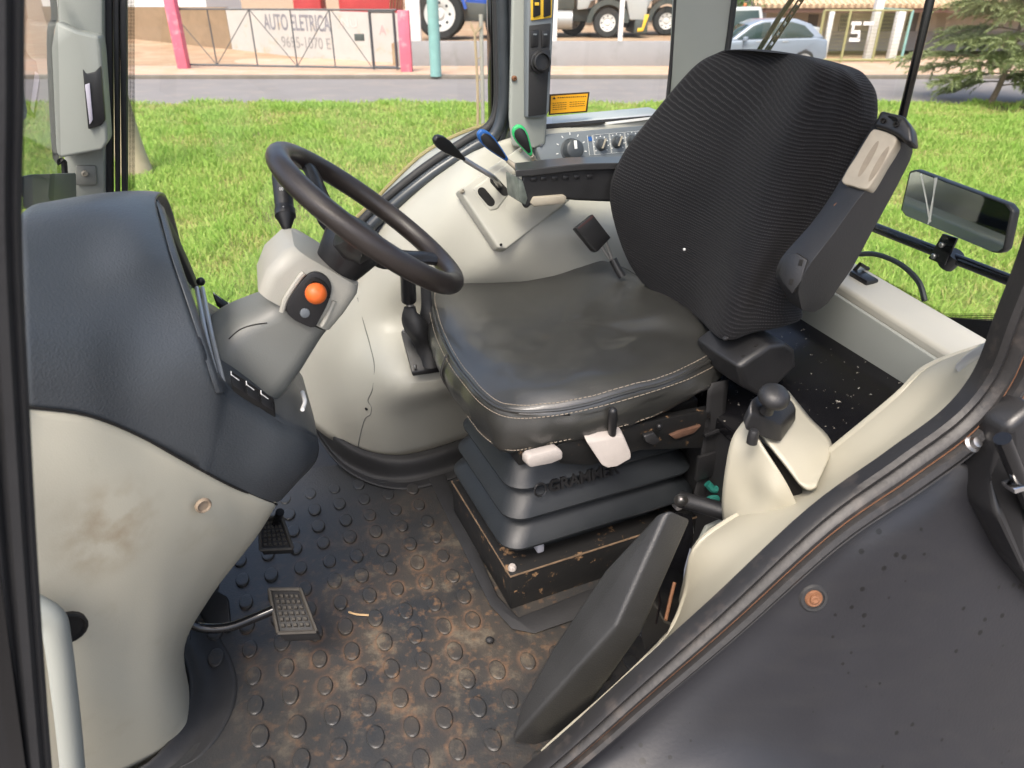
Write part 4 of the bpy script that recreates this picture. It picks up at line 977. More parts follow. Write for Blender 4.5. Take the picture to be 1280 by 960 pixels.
# =================================================================== steering column and wheel
n_w = Vector((.632, 0, .775)) ; AX = (UV3 * .632 - WV3 * .055 + ZV3 * .775).normalized()
WC = K(.166, 1.1, .789)
BX = WV3 - AX * WV3.dot(AX); BX.normalize(); CX = AX.cross(BX).normalized()
if CX.dot(UV3) < 0: CX = -CX       # CX: in the wheel plane, towards the driver (down in the picture)
def A(s, b, c): return WC - AX * s + BX * b + CX * c
col_ = thing('steering_column', 'tilted steering column with worn brown black wheel and orange knob', 'steering column', K(.0, 1.1, .50))
rim = MB().tube([A(0, .160 * math.cos(a), .160 * math.sin(a)) for a in [2 * math.pi * k / 72 for k in range(72)]], .0168, 16, closed=True).build('steering_wheel', M['wheel'], col_)
hub = MB().lathe(A(.012, 0, 0), -AX, [(0, .018), (.004, .036), (.016, .046), (.040, .048), (.06, .043), (.085, .036), (.10, .034), (.104, .030)], 28).build('wheel_hub', M['black'], rim)
for ang in (195, 318, 75):
    a = R(ang); dr = BX * math.cos(a) + CX * math.sin(a); sd = AX.cross(dr)
    secs = []
    for q, (rd, h, wd, th) in enumerate(((.02, .045, .034, .018), (.055, .045, .030, .018), (.09, .032, .022, .013), (.125, .012, .016, .010), (.155, .002, .014, .009))):
        c = WC + dr * rd - AX * h
        secs.append([c + sd * wd * x + AX * th * y for x, y in ((1, .3), (.6, .9), (0, 1), (-.6, .9), (-1, .3), (-.8, -.6), (0, -1), (.8, -.6))])
    MB().loft(secs, smooth_along=3).build('wheel_spoke', M['black'], rim)
def csec(s, b0, b1, c0, c1, r, sh=0):
    o = []
    for cb_, cc, a0 in ((b1 - r, c1 - r, 0), (b0 + r, c1 - r, 90), (b0 + r, c0 + r, 180), (b1 - r, c0 + r, 270)):
        for k in range(6):
            a = R(a0 + 90 * k / 5); o.append(A(s, cb_ + r * math.cos(a), cc + sh + r * math.sin(a)))
    return o
UPC = Vector((0, sp, cp))
cowl_mb = MB().loft([csec(.098, -.030, .045, -.055, .030, .02), csec(.100, -.048, .065, -.075, .040, .022), (csec(.112, -.056, .075, -.085, .044, .022)), csec(.15, -.060, .08, -.092, .043, .02), csec(.185, -.060, .08, -.085, .040, .02), csec(.186, -.05, .07, -.07, .03, .015)])
cowl_mb.v = [v + UPC * .010 for v in cowl_mb.v]
cowl = cowl_mb.build('upper_cowl', M['cream'], col_)
lowc = MB().loft([csec(.182, -.050, .06, -.060, .036, .025), csec(.20, -.052, .062, -.066, .036, .03), csec(.235, -.058, .066, -.088, .036, .03), csec(.265, -.068, .072, -.104, .036, .035), csec(.30, -.074, .076, -.112, .034, .036), csec(.34, -.074, .076, -.112, .030, .036)], smooth_along=3).build('lower_cowl', M['grey'], col_)
# black plate with the orange knob on the near face of the cowl
kd, kn = drop(cowl, 393, 372)
def onk(px, py, h=0):
    r = ray(px, py); return CAM + r * ((kd + kn * h - CAM).dot(kn) / r.dot(kn))
plt = curve([onk(*q) for q in ((357, 384), (366, 364), (382, 344), (394, 339), (408, 345), (414, 358), (410, 376), (400, 396), (392, 408), (378, 404), (364, 396))], 3, True)
MB().hexa([q - kn * .006 for q in plt], [q + kn * .006 for q in plt], .002).build('knob_plate', M['black'], col_)
MB().tube([onk(384, 358, .0062), onk(391, 350, .0062), onk(401, 353, .0062), onk(408, 362, .0062), onk(409, 372, .0062)], .0045, 8, sm=3).build('knob_slot', M['void'], col_)
kc_ = onk(395, 367, .022)
MB().tube([onk(395, 367, 0), kc_], .006, 10).build('knob_stem', M['black'], col_)
MB().ball(kc_, .0162, 22).build('orange_knob', M['orange'], col_)
MB().lathe(onk(381, 391, .006), kn, [(0, .0075), (.003, .0072), (.004, .005), (.004, .0005)], 16).build('plate_button', M['panelgrey'], col_)
fl1 = [onk(*q, .002) for q in ((352, 390), (358, 372), (374, 348), (380, 341))]
MB().tube(fl1, .0042, 8, sm=3).build('cowl_flange', M['cream'], cowl)
MB().tube([onk(*q, .0) for q in ((402, 408), (410, 394), (418, 376))], .0042, 8, sm=3).build('cowl_flange', M['cream'], cowl)
cs = [drop(lowc, *q)[0] for q in ((286, 424), (300, 412), (318, 406), (334, 404))]
MB().tube(curve(cs, 4), .0011, 6).build('cowl_seam', M['void'], lowc)
# stalk on the far side
sk = MB().lathe(W(359, 292, 1.16), W(352, 222, 1.24) - W(359, 292, 1.16), [(0, .004), (.008, .004), (.010, .007), (.030, .0145), (.032, .0165), (.044, .0165), (.046, .015), (.05, .015), (.11, .0155), (.113, .012)], 20).build('indicator_stalk', M['black'], col_)
mb = MB(); text_mb(mb, '0', W(353, 262, 1.18), (Vector((1, 0, 0))), ZV3, .008, .0004); text_mb(mb, '00', W(349, 238, 1.195), Vector((1, 0, 0)), ZV3, .007, .0004)
mb.build('stalk_marks', M['white'], sk, smooth=False)

# =================================================================== pedals
def pedal(name, label, pts, dn, arm, grp):
    c = sum(pts, Vector()) / len(pts)
    t = thing(name, label, 'pedal', c, grp)
    n = (pts[1] - pts[0]).cross(pts[3] - pts[0]).normalized(); n = n if n.dot(CAM - c) > 0 else -n
    MB().hexa(pts, [p - n * .018 + dn for p in pts], .003).build('pedal_pad', M['rubber'], t)
    mb = MB(); nx, ny = 5, 6
    f = [pts[0].lerp(pts[2], .1), pts[1].lerp(pts[3], .1), pts[2].lerp(pts[0], .1), pts[3].lerp(pts[1], .1)]
    q = lambda a, b: f[0].lerp(f[1], a).lerp(f[3].lerp(f[2], a), b)
    for i in range(nx):
        for j in range(ny):
            a0, a1, b0, b1 = (i + .14) / nx, (i + .86) / nx, (j + .16) / ny, (j + .84) / ny
            mb.hexa([q(a0, b0), q(a1, b0), q(a1, b1), q(a0, b1)], [q(a0 + .02, b0 + .02) + n * .004, q(a1 - .02, b0 + .02) + n * .004, q(a1 - .02, b1 - .02) + n * .004, q(a0 + .02, b1 - .02) + n * .004])
    mb.build('tread', mat(name + '_worn_tread', (.050, .044, .036), .6, var=.4, vscale=60), t, smooth=False)
    mb = MB()
    for a, b in ((0, 1), (1, 2), (2, 3), (3, 0)): mb.tube([pts[a] + n * .002, pts[b] + n * .002], .0035, 6)
    mb.build('tread_border', MATS[name + '_worn_tread'], t)
    if arm: MB().tube(arm, .0085, 10, sm=4).build('pedal_arm', M['gloss'], t)
    return t
pedal('clutch_pedal', 'nearer rubber tread pedal on a curved black rod', [Z(337, 737, .15), Z(376, 737, .15), Z(396, 790, .12), Z(348, 792, .12)], -ZV3 * .014 + UV3 * .004, [Z(225, 770, .17), Z(250, 784, .14), Z(285, 784, .13), (Z(318, 772, .13)), Z(342, 762, .135)], 'pedals under the dashboard')
pedal('brake_pedal', 'farther rubber tread pedal half hidden by the cream dash panel', [Z(325, 648, .16), Z(352, 646, .16), Z(366, 686, .13), Z(326, 688, .13)], -ZV3 * .004, [Z(350, 640, .20), Z(345, 655, .15)], 'pedals under the dashboard')
tp = MB().hexa(Zl([(245, 755, .03), (268, 735, .05), (285, 745, .05), (288, 778, .02), (262, 785, .01)]), Zl([(245, 762, .01), (268, 742, .03), (287, 752, .03), (290, 784, .005), (262, 790, .0)]), .006).build('floor_pedal', M['rubber']); tag(tp, 'dark hinged floor pedal in the shade behind the curved rod', 'pedal')

# =================================================================== side console beyond the seat
con = thing('side_console', 'cream moulded side console under the far window', 'side console', K(.3, 1.55, 0))
rows = [
 [(335, 470, 1.92), (392, 533, 1.69), (435, 560, 1.60), (485, 576, 1.545), (530, 574, 1.55), (585, 556, 1.57), (650, 545, 1.56), (760, 500, 1.56), (880, 470, 1.56)],
 [(345, 440, 1.90), (405, 490, 1.68), (440, 515, 1.57), (485, 525, 1.50), (530, 515, 1.49), (585, 498, 1.51), (650, 480, 1.53), (760, 445, 1.54), (880, 420, 1.54)],
 [(355, 412, 1.88), (415, 445, 1.67), (448, 462, 1.57), (488, 476, 1.46), (530, 478, 1.435), (580, 468, 1.445), (650, 452, 1.50), (760, 415, 1.52), (880, 390, 1.52)],
 [(370, 382, 1.86), (428, 402, 1.67), (455, 410, 1.62), (482, 406, 1.59), (520, 400, 1.585), (580, 394, 1.585), (650, 390, 1.54), (760, 370, 1.53), (880, 350, 1.54)],
 [(402, 343, 1.82), (446, 346, 1.69), (470, 345, 1.64), (503, 342, 1.585), (550, 342, 1.545), (610, 345, 1.49), (690, 345, 1.50), (790, 340, 1.54), (880, 320, 1.56)],
 [(432, 318, 1.79), (466, 305, 1.70), (488, 296, 1.65), (522, 285, 1.60), (568, 280, 1.53), (640, 295, 1.475), (710, 290, 1.50), (800, 285, 1.55), (890, 270, 1.58)],
 [(462, 292, 1.75), (478, 280, 1.71), (502, 264, 1.675), (540, 243, 1.625), (585, 232, 1.55), (650, 240, 1.53), (720, 242, 1.59), (805, 238, 1.62), (890, 225, 1.62)],
 [(470, 282, 1.745), (486, 268, 1.72), (510, 249, 1.70), (552, 219, 1.67), (600, 192, 1.64), (665, 202, 1.655), (740, 208, 1.68), (815, 203, 1.70), (890, 195, 1.71)],
 [(476, 278, 1.76), (492, 263, 1.74), (515, 244, 1.72), (556, 213, 1.70), (605, 184, 1.675), (670, 168, 1.675), (745, 160, 1.695), (825, 150, 1.715), (900, 140, 1.72)],
 [(480, 284, 1.80), (494, 266, 1.78), (517, 246, 1.76), (560, 214, 1.74), (610, 184, 1.72), (672, 162, 1.72), (747, 153, 1.735), (830, 144, 1.745), (900, 134, 1.75)],
]
console = MB().patch([Wl(r) for r in rows], 5).build('console_body', M['cream'], con, thick=.006)
# seam line in the lower moulding
sl = [drop(console, *q)[0] for q in ((447, 372), (455, 405), (462, 430), (468, 458), (466, 485), (460, 500), (464, 508), (463, 518), (456, 524), (450, 545), (447, 562))]
MB().tube([p - WV3 * .0005 for p in curve(sl, 5)], .0014, 6).build('moulding_seam', M['grey'], console)
screw(console, drop(console, 458, 511)[0], -WV3, .0035, M['void'])
# lever plate
lp_ = [W(572, 238, 1.520), W(652, 183, 1.600), W(712, 250, 1.535), W(700, 260, 1.52), W(632, 312, 1.455), W(621, 311, 1.455)]
pn = (lp_[1] - lp_[0]).cross(lp_[4] - lp_[0]).normalized(); pn = pn if pn.dot(CAM - lp_[0]) > 0 else -pn
MB().hexa([p + pn * .008 for p in lp_], [p - pn * .02 for p in lp_], .005, 3).build('lever_plate', M['cream'], con)
def onplate(px, py, h=0):
    r = ray(px, py); p0 = lp_[0] + pn * (.008 + h); return CAM + r * ((p0 - CAM).dot(pn) / r.dot(pn))
sl_ = [onplate(590, 236), onplate(640, 200), onplate(655, 218), onplate(622, 262), onplate(612, 264)]
MB().hexa([p + pn * .004 for p in sl_], [p - pn * .01 for p in sl_], .005, 3).build('slot_surround', M['cream'], con)
def slot(x0, y0, x1, y1, r=.011):
    a, b = onplate(x0, y0, .0045), onplate(x1, y1, .0045); d_ = (b - a).normalized(); s_ = pn.cross(d_)
    pts = [b + (d_ * math.cos(t) + s_ * math.sin(t)) * r for t in [R(-90 + 18 * k) for k in range(11)]] + [a - (d_ * math.cos(t) + s_ * math.sin(t)) * r for t in [R(-90 + 18 * k) for k in range(11)]]
    MB().hexa(pts, [p - pn * .006 for p in pts]).build('lever_slot', M['void'], con)
slot(603, 240, 613, 252); slot(618, 226, 630, 239)
screw(con, onplate(578, 239, .002), pn, .005, M['grip']); screw(con, onplate(626, 306, .0), pn, .003, M['void']); screw(con, onplate(651, 188, .002), pn, .004, M['grip'])
# gear lever plate and boots
gpp = [W(500, 414, 1.50), W(523, 411, 1.50), W(553, 458, 1.415), W(551, 463, 1.415), W(515, 466, 1.42)]
gpp = [W(501, 413, 1.515), W(545, 408, 1.515), W(556, 459, 1.425), W(515, 465, 1.425)]
MB().hexa(gpp, [p - ZV3 * .012 for p in gpp], .003).build('gear_plate', M['black'], con)
for q in ((505, 416), (519, 460)): screw(con, W(*q, 1.425 + (460 - q[1]) * .002) + ZV3 * .004, ZV3, .004, M['metal'])
# climate panel
cl_ = [(668, 186, 1.655), (673, 174, 1.662), (684, 168, 1.668), (840, 154, 1.682), (840, 204, 1.652), (692, 214, 1.640), (676, 205, 1.646)]
cpp = Wl(cl_); cn = (cpp[3] - cpp[1]).cross(cpp[5] - cpp[1]).normalized(); cn = cn if cn.dot(CAM - cpp[0]) > 0 else -cn
cpl = MB().hexa([p + cn * .010 for p in cpp], [p - cn * .02 for p in cpp], .004).build('climate_panel', M['panelgrey'], con)
def onc(px, py, h=0):
    r = ray(px, py); p0 = cpp[0] + cn * (.010 + h); return CAM + r * ((p0 - CAM).dot(cn) / r.dot(cn))
def knob(px, py, r, h, pang):
    c = onc(px, py, -.001)
    o = MB().lathe(c, cn, [(0, r * 1.12), (.003, r * 1.1), (.004, r), (h, r * .86), (h + .002, r * .75), (h + .0025, .0005)], 22).build('rotary_knob', MATS.get('knob_grey') or mat('knob_grey', (.045, .052, .058), .4), con)
    up = ZV3 - cn * ZV3.dot(cn); up.normalize(); rt = up.cross(cn)
    d_ = up * math.cos(R(pang)) + rt * math.sin(R(pang)); s_ = d_.cross(cn)
    t = c + cn * h
    MB().box(t + d_ * (0 if r > .02 else -r * .9) - s_ * r * .14, d_ * r * (.75 if r > .02 else 1.9), s_ * r * .28, cn * (.004 if r > .02 else .006), .0008).build('knob_pointer', M['white'] if r > .02 else M['grip'], o)
    mb = MB()
    for k in range(9):
        a = R(-130 + 260 * k / 8); dd = up * math.cos(a) + rt * math.sin(a)
        mb.box(c + dd * r * 1.4 - dd.cross(cn) * .0012 + cn * .0005, dd * r * .22, dd.cross(cn) * .0024, cn * .0012)
    mb.build('scale_marks', M['white'], cpl, smooth=False)
knob(714, 188, .026, .024, 0); knob(751, 181, .0135, .014, 28); knob(771, 178, .0135, .014, 28); knob(790, 176, .0135, .014, 28)
screw(cpl, onc(676, 181, .001), cn, .004)
mb = MB()
for x0, x1 in ((734, 740), (741, 761), (762, 780), (781, 799), (800, 818)):
    c4 = [onc(x0, 169.5 - (x0 - 734) * .09, .0006), onc(x1, 169.5 - (x1 - 734) * .09, .0006), onc(x1 + 3, 194 - (x1 - 734) * .09, .0006), onc(x0 + 3, 194 - (x0 - 734) * .09, .0006)]
    mb.tube(c4, .0006, 4, closed=True)
mb.build('panel_outlines', M['white'], cpl, smooth=False)
MB().hexa([onc(735, 171, .001), onc(739.5, 170.5, .001), onc(740.5, 176, .001), onc(736, 176.5, .001)], [onc(735, 171), onc(739.5, 170.5), onc(740.5, 176), onc(736, 176.5)]).build('blue_mark', M['blue'], cpl)
# window ledge (pale strip under the side glass) and vent slot
MB().hexa([W(676, 160, 1.715), W(760, 150, 1.715), W(835, 142, 1.715), W(835, 147, 1.70), W(760, 156, 1.70), (W(676, 165, 1.70))], [p + WV3 * .10 + ZV3 * .002 for p in [W(676, 157, 1.715), W(760, 148, 1.715), W(835, 141, 1.715), W(835, 145, 1.70), W(760, 154, 1.70), W(676, 162, 1.70)]], .003).build('window_ledge', mat('pale_glossy_ledge', (.62, .62, .60), .45), con)
MB().hexa([W(676, 161, 1.694), W(756, 152, 1.694), W(757, 154.5, 1.692), W(677, 164, 1.692)], [p + WV3 * .012 for p in [W(676, 161, 1.694), W(756, 152, 1.694), W(757, 154.5, 1.692), W(677, 164, 1.692)]]).build('vent_slot', M['void'], con)

# ---------------- levers (each its own thing)
def lever(label, base, mid, tipa, tipb, m_edge, wid, name='control_lever'):
    t = thing(name, label, 'lever', base, 'control levers on the side console')
    MB().tube([base, base.lerp(mid, .5), mid, mid.lerp(tipa, .6), tipa], .0055, 10, sm=3).build('lever_rod', M['metal'] if m_edge is None else M['grip'], t)
    ax = tipb - tipa; ln = ax.length; ax.normalize()
    v = (CAM - tipa).normalized(); sd = ax.cross(v).normalized(); nn = sd.cross(ax)
    outl = []
    for f, w_ in ((0, .25), (.12, .42), (.35, .72), (.6, .98), (.8, 1.0), (.93, .75), (1, .35)): outl.append((f, w_))
    pts = [tipa + ax * ln * f + sd * wid * w_ for f, w_ in outl] + [tipa + ax * ln * f - sd * wid * w_ for f, w_ in outl[::-1]]
    MB().hexa([p + nn * .006 for p in pts], [p - nn * .006 for p in pts], .004, 3).build('lever_handle', m_edge or M['black'], t)
    if m_edge:
        c = sum(pts, Vector()) / len(pts); q = [c + (p - c) * .80 for p in pts]
        MB().hexa([p + nn * .008 for p in q], [p - nn * .0 for p in q], .002).build('handle_inlay', M['black'], t)
    return t
lever('control lever with plain black paddle handle, nearest the steering wheel', onplate(627, 236, -.01), onplate(617, 222, .06), W(580, 199, 1.47), W(543, 172, 1.42), None, .013)
lever('control lever with blue rimmed paddle handle', onplate(648, 216, -.01), onplate(645, 210, .03), W(634, 200, 1.53), W(598, 164, 1.52), M['blue'], .0145)
lever('control lever with green rimmed paddle handle, under the switch pillar', W(668, 203, 1.58), W(667, 198, 1.57), W(664, 194, 1.56), W(644, 157, 1.565), M['green'], .0165)
# gear lever with boot
gl = thing('gear_lever', 'black gear lever with crumpled rubber boot half hidden by the steering wheel', 'gear lever', W(535, 455, 1.44))
MB().tube([W(511, 375, 1.46), W(510, 350, 1.44), W(508, 325, 1.42)], [.017, .0165, .015], 14).build('lever_grip', M['black'], gl)
MB().lathe(W(512, 382, 1.465), ZV3, [(0, .009), (.02, .008)], 12).build('lever_shaft', M['metal'], gl)
def boot(cs, rs):
    secs = []
    for (p, r_) in zip(cs, rs):
        secs.append([p + Vector((math.cos(a), math.sin(a), 0)) * r_ * (1 + .14 * math.sin(3 * a + r_ * 200)) for a in [2 * math.pi * k / 20 for k in range(20)]])
    return MB().loft(secs, smooth_along=3)
boot([W(512, 383, 1.465), W(513, 392, 1.465), W(517, 400, 1.465), W(522, 412, 1.465), W(530, 428, 1.465), (W(536, 440, 1.46)), W(540, 452, 1.45)], [.012, .017, .024, .028, .022, .026, .032]).build('rubber_boot', M['rubber'], gl)
gl2 = thing('range_lever', 'short black range lever boot tucked against the seat cushion edge', 'lever', W(545, 445, 1.45))
boot([W(532, 350, 1.49), W(533, 380, 1.485), W(538, 395, 1.48), W(545, 415, 1.475), W(548, 430, 1.47), W(550, 448, 1.455)], [.012, .012, .022, .028, .024, .034]).build('rubber_boot', M['rubber'], gl2)

# =================================================================== outside on the tractor: mirror, rail, wiper, hose
mr = thing('rear_mirror', 'cracked rectangular mirror clamped to the black rail behind the rear window', 'mirror', Uu(1180, 320, 1.36))
mp_ = [(1136, 214), (1144, 212), (1260, 255), (1267, 264), (1257, 312), (1250, 317), (1240, 316), (1131, 270), (1125, 262)]
fp_ = [Uu(x, y, 1.33) for x, y in mp_]; c = sum(fp_, Vector()) / len(fp_)
nm = (fp_[2] - fp_[0]).cross(fp_[6] - fp_[0]).normalized(); nm = nm if nm.dot(CAM - c) > 0 else -nm
MB().hexa(fp_, [p - nm * .02 for p in fp_], .004).build('mirror_case', M['black'], mr)
q = [c + (p - c) * .955 + nm * .0012 for p in fp_]
MB().add(q, [tuple(range(len(q)))]).build('mirror_glass', M['mirror'], mr, smooth=False, thick=.001)
mb = MB()
def onm(x, y):
    r = ray(x, y); p0 = fp_[0] + nm * .002; return CAM + r * ((p0 - CAM).dot(nm) / r.dot(nm))
for a, b in (((1151, 217), (1162, 278)), ((1169, 222), (1162, 278)), ((1171, 222), (1160, 280)), ((1151, 217), (1163, 277))):
    mb.tube([onm(*a), onm((a[0] + b[0]) / 2 + random.uniform(-1, 1), (a[1] + b[1]) / 2), onm(*b)], .0012, 5)
mb.build('mirror_crack', M['crack'], mr)
MB().hexa([Uu(1178, 292, 1.345), Uu(1196, 298, 1.345), Uu(1180, 332, 1.345), Uu(1160, 323, 1.345)], [p + UV3 * .006 for p in [Uu(1178, 292, 1.345), Uu(1196, 298, 1.345), Uu(1180, 332, 1.345), Uu(1160, 323, 1.345)]], .001).build('mirror_bracket', M['gloss'], mr)
for x, y in ((1178, 306), (1168, 320)): MB().lathe(Uu(x, y, 1.345), -UV3, [(0, .006), (.004, .006), (.006, .004), (.006, .001)], 8).build('bracket_bolt', M['metal'], mr)
MB().tube([Uu(1182, 331, 1.37), Uu(1196, 318, 1.37)], .019, 12).build('rail_clamp', M['black'], mr)
rl = MB().tube([Uu(1330, 378, 1.37), Uu(1262, 350, 1.37), Uu(1098, 286, 1.37), Uu(1020, 256, 1.37)], .0115, 12).build('guard_rail', M['gloss']); tag(rl, 'straight black guard rail crossing behind the rear window', 'rail')
wp = thing('rear_wiper', 'dark olive wiper arm with slotted blade across the rear window behind the backrest', 'wiper', Uu(960, 40, 1.20))
MB().tube([Uu(1010, -30, 1.21), Uu(975, 20, 1.205), Uu(938, 80, 1.20)], .006, 8).build('wiper_arm', mat('dark_olive', (.05, .06, .02), .4), wp)
mb = MB()
for k in range(9):
    a = Uu(1014 - k * 8.4 + 8, -30 + k * 12.5, 1.20); b = Uu(1014 - k * 8.4 + 3.5, -30 + k * 12.5 + 7, 1.20); mb.tube([a, b], .004, 6)
mb.tube([Uu(1024, -30, 1.203), Uu(952, 78, 1.20)], .0022, 6); mb.tube([Uu(1018, -30, 1.203), Uu(946, 78, 1.20)], .0022, 6)
mb.build('wiper_blade', MATS['dark_olive'], wp)
hs_ = MB().tube([Uu(1070, 318, 1.24), Uu(1095, 318, 1.23), Uu(1125, 330, 1.225), Uu(1148, 352, 1.22), Uu(1156, 376, 1.215)], .0055, 8, sm=5).build('washer_hose', M['bellows']); tag(hs_, 'thin dark washer hose curving outside the rear window', 'hose')
# =================================================================== outside
PZ = GZ + .10
def proj(p):
    d = Vector(p) - CAM; t = d.y * cp - d.z * sp; up = d.y * sp + d.z * cp
    return (640 + FPX * d.x / t, 480 - FPX * up / t)
def ztop(b, py):
    lo, hi = b.z, b.z + 14
    for _ in range(40):
        m_ = (lo + hi) / 2
        if proj((b.x, b.y, m_))[1] > py: lo = m_
        else: hi = m_
    return lo
def onpl(px, py, p0, n):
    r = ray(px, py); return CAM + r * ((p0 - CAM).dot(n) / r.dot(n))
M['grass_soil'] = mat('lawn_soil', (.12, .12, .035), .9, var=.35, vscale=1.2, col2=(.20, .13, .07), mixscale=2.2, mixlo=.60, mixhi=.70, bump=.6, bscale=30)
M['asphalt'] = mat('old_asphalt', (.185, .17, .165), .85, var=.14, vscale=.9, bump=.3, bscale=60, col2=(.23, .20, .18), mixscale=1.4, mixlo=.5, mixhi=.7)
M['dirt'] = mat('orange_earth', (.33, .205, .12), .9, var=.2, vscale=1.1, bump=.4, bscale=25, col2=(.38, .29, .19), mixscale=.9, mixlo=.45, mixhi=.65)
M['pave'] = mat('dusty_pavement', (.47, .31, .21), .85, var=.15, vscale=1.3, bump=.3, bscale=30, col2=(.42, .34, .27), mixscale=1.7, mixlo=.5, mixhi=.62)
M['kerb'] = mat('kerb_stone', (.17, .15, .125), .85, var=.3, vscale=3)
M['conc'] = mat('grey_rendered_wall', (.27, .27, .28), .85, var=.12, vscale=1.6, bump=.2, bscale=25, col2=(.22, .22, .22), mixscale=1.5, mixlo=.55, mixhi=.75)
M['brownwall'] = mat('weathered_brown_wall', (.25, .175, .11), .9, var=.25, vscale=1.5, bump=.3, bscale=14, col2=(.21, .145, .09), mixscale=1.3, mixlo=.5, mixhi=.68)
M['whitewall'] = mat('flaking_white_wall', (.43, .415, .40), .85, var=.12, vscale=2, bump=.2, bscale=18, col2=(.42, .35, .26), mixscale=1.7, mixlo=.56, mixhi=.70)
M['pink'] = mat('faded_pink_paint', (.66, .13, .20), .7, var=.2, vscale=4, col2=(.70, .34, .36), mixscale=3, mixlo=.55, mixhi=.7)
M['gatebar'] = mat('dark_gate_steel', (.05, .055, .065), .5)
M['whitepaint'] = mat('white_paint', (.76, .76, .75), .5, var=.05)
M['greyblue_letter'] = mat('faded_blue_black_letter', (.19, .19, .22), .85, var=.5, vscale=8)
M['pinkletter'] = mat('faded_pink_letter', (.60, .33, .33), .85, var=.2, vscale=8)
M['teal'] = mat('faded_teal_paint', (.20, .38, .36), .6, var=.2, vscale=6)
M['tyre'] = mat('tyre_rubber', (.022, .024, .024), .8, var=.2, vscale=10)
M['rimw'] = mat('white_wheel_rim', (.62, .62, .60), .5)
M['truckw'] = mat('truck_white', (.42, .44, .44), .35)
M['darkunder'] = mat('dark_truck_frame', (.055, .065, .06), .6, var=.3, vscale=3)
M['glassdark'] = mat('dark_vehicle_glass', (.03, .05, .045), .12)
M['silver'] = mat('silver_blue_paint', (.24, .28, .335), .3, metal=.25, coat=.4)
M['tractorblue'] = mat('tractor_blue', (.02, .09, .42), .35)
M['red'] = mat('dull_red_paint', (.40, .03, .035), .5, var=.2, vscale=2)
M['leaf1'] = mat('leaf_green', (.085, .15, .035), .6, var=.5, vscale=2.2)
M['leaf2'] = mat('dull_leaf_green', (.055, .10, .05), .6, var=.5, vscale=.8)
M['conifer'] = mat('conifer_green', (.22, .26, .11), .6, var=.45, vscale=3.5)
M['bark'] = mat('grey_brown_bark', (.20, .15, .11), .85, var=.3, vscale=12, bump=.4, bscale=40)
M['roof'] = mat('tan_roof_tile', (.52, .38, .25), .8, var=.12, vscale=2)
M['housewall'] = mat('house_grey_wall', (.38, .37, .34), .8, var=.1, vscale=1)
M['shade'] = mat('dark_opening', (.045, .05, .055), .5)
M['fenceyellow'] = mat('yellow_green_post', (.27, .26, .12), .55, var=.2, vscale=6)

# ---- ground sheets
def sheet(name, x0, x1, y0, y1, z, m):
    o = MB().add([(x0, y0, z), (x1, y0, z), (x1, y1, z), (x0, y1, z)], [(0, 1, 2, 3)]).build(name, m, smooth=False); return struct(o)
sheet('ground', -300, 300, -300, 400, GZ - .03, M['dirt'])
sheet('added_gravel', -90, 90, -60, 3.4, GZ + .004, mat('grey_gravel', (.20, .19, .18), .9, var=.2, vscale=3, bump=.5, bscale=40))  # added out of view so the fender reflects grey instead of lawn green
sheet('lawn', -90, 90, -40, 17.95, GZ, M['grass_soil'])
sheet('road', -120, 120, 17.95, 23.45, GZ - .004, M['asphalt'])
struct(MB().wbox(-120, 120, 23.62, 29.5, GZ - .02, PZ).build('pavement', M['pave'], smooth=False))
struct(MB().wbox(-120, 120, 23.42, 23.618, GZ - .02, PZ + .004, .02).build('kerb', M['kerb']))
YZ = GZ + .78
struct(MB().wbox(-4.1, 9.4, 26.72, 60, GZ - .02, YZ).build('raised_yard', M['dirt'], smooth=False))
# sloping yard behind the gate
gl_, gr_ = Z(228, 85, PZ), Z(505, 90, PZ)
wy = lambda px: 36.0 + (27.4 - 36.0) * (px - 120) / (512 - 120)
wb = lambda px: 43 + (px - 120) / (505 - 120) * 42
base_line = [Y(x, wb(x), wy(x)) for x in (60, 120, 200, 290, 380, 450, 512)]
front_line = [Y(x, 84 + (x - 228) * .018, 26.6) for x in (60, 120, 200, 290, 380, 450, 512)]
for p in front_line: p.z = PZ + .006
midl = [a.lerp(b, .5) - ZV3 * .06 for a, b in zip(front_line, base_line)]
behind = [p + Vector((-.4, 6, .3)) for p in base_line]
struct(MB().patch([front_line, midl, base_line, behind], 4).build('sloping_yard', M['dirt']))

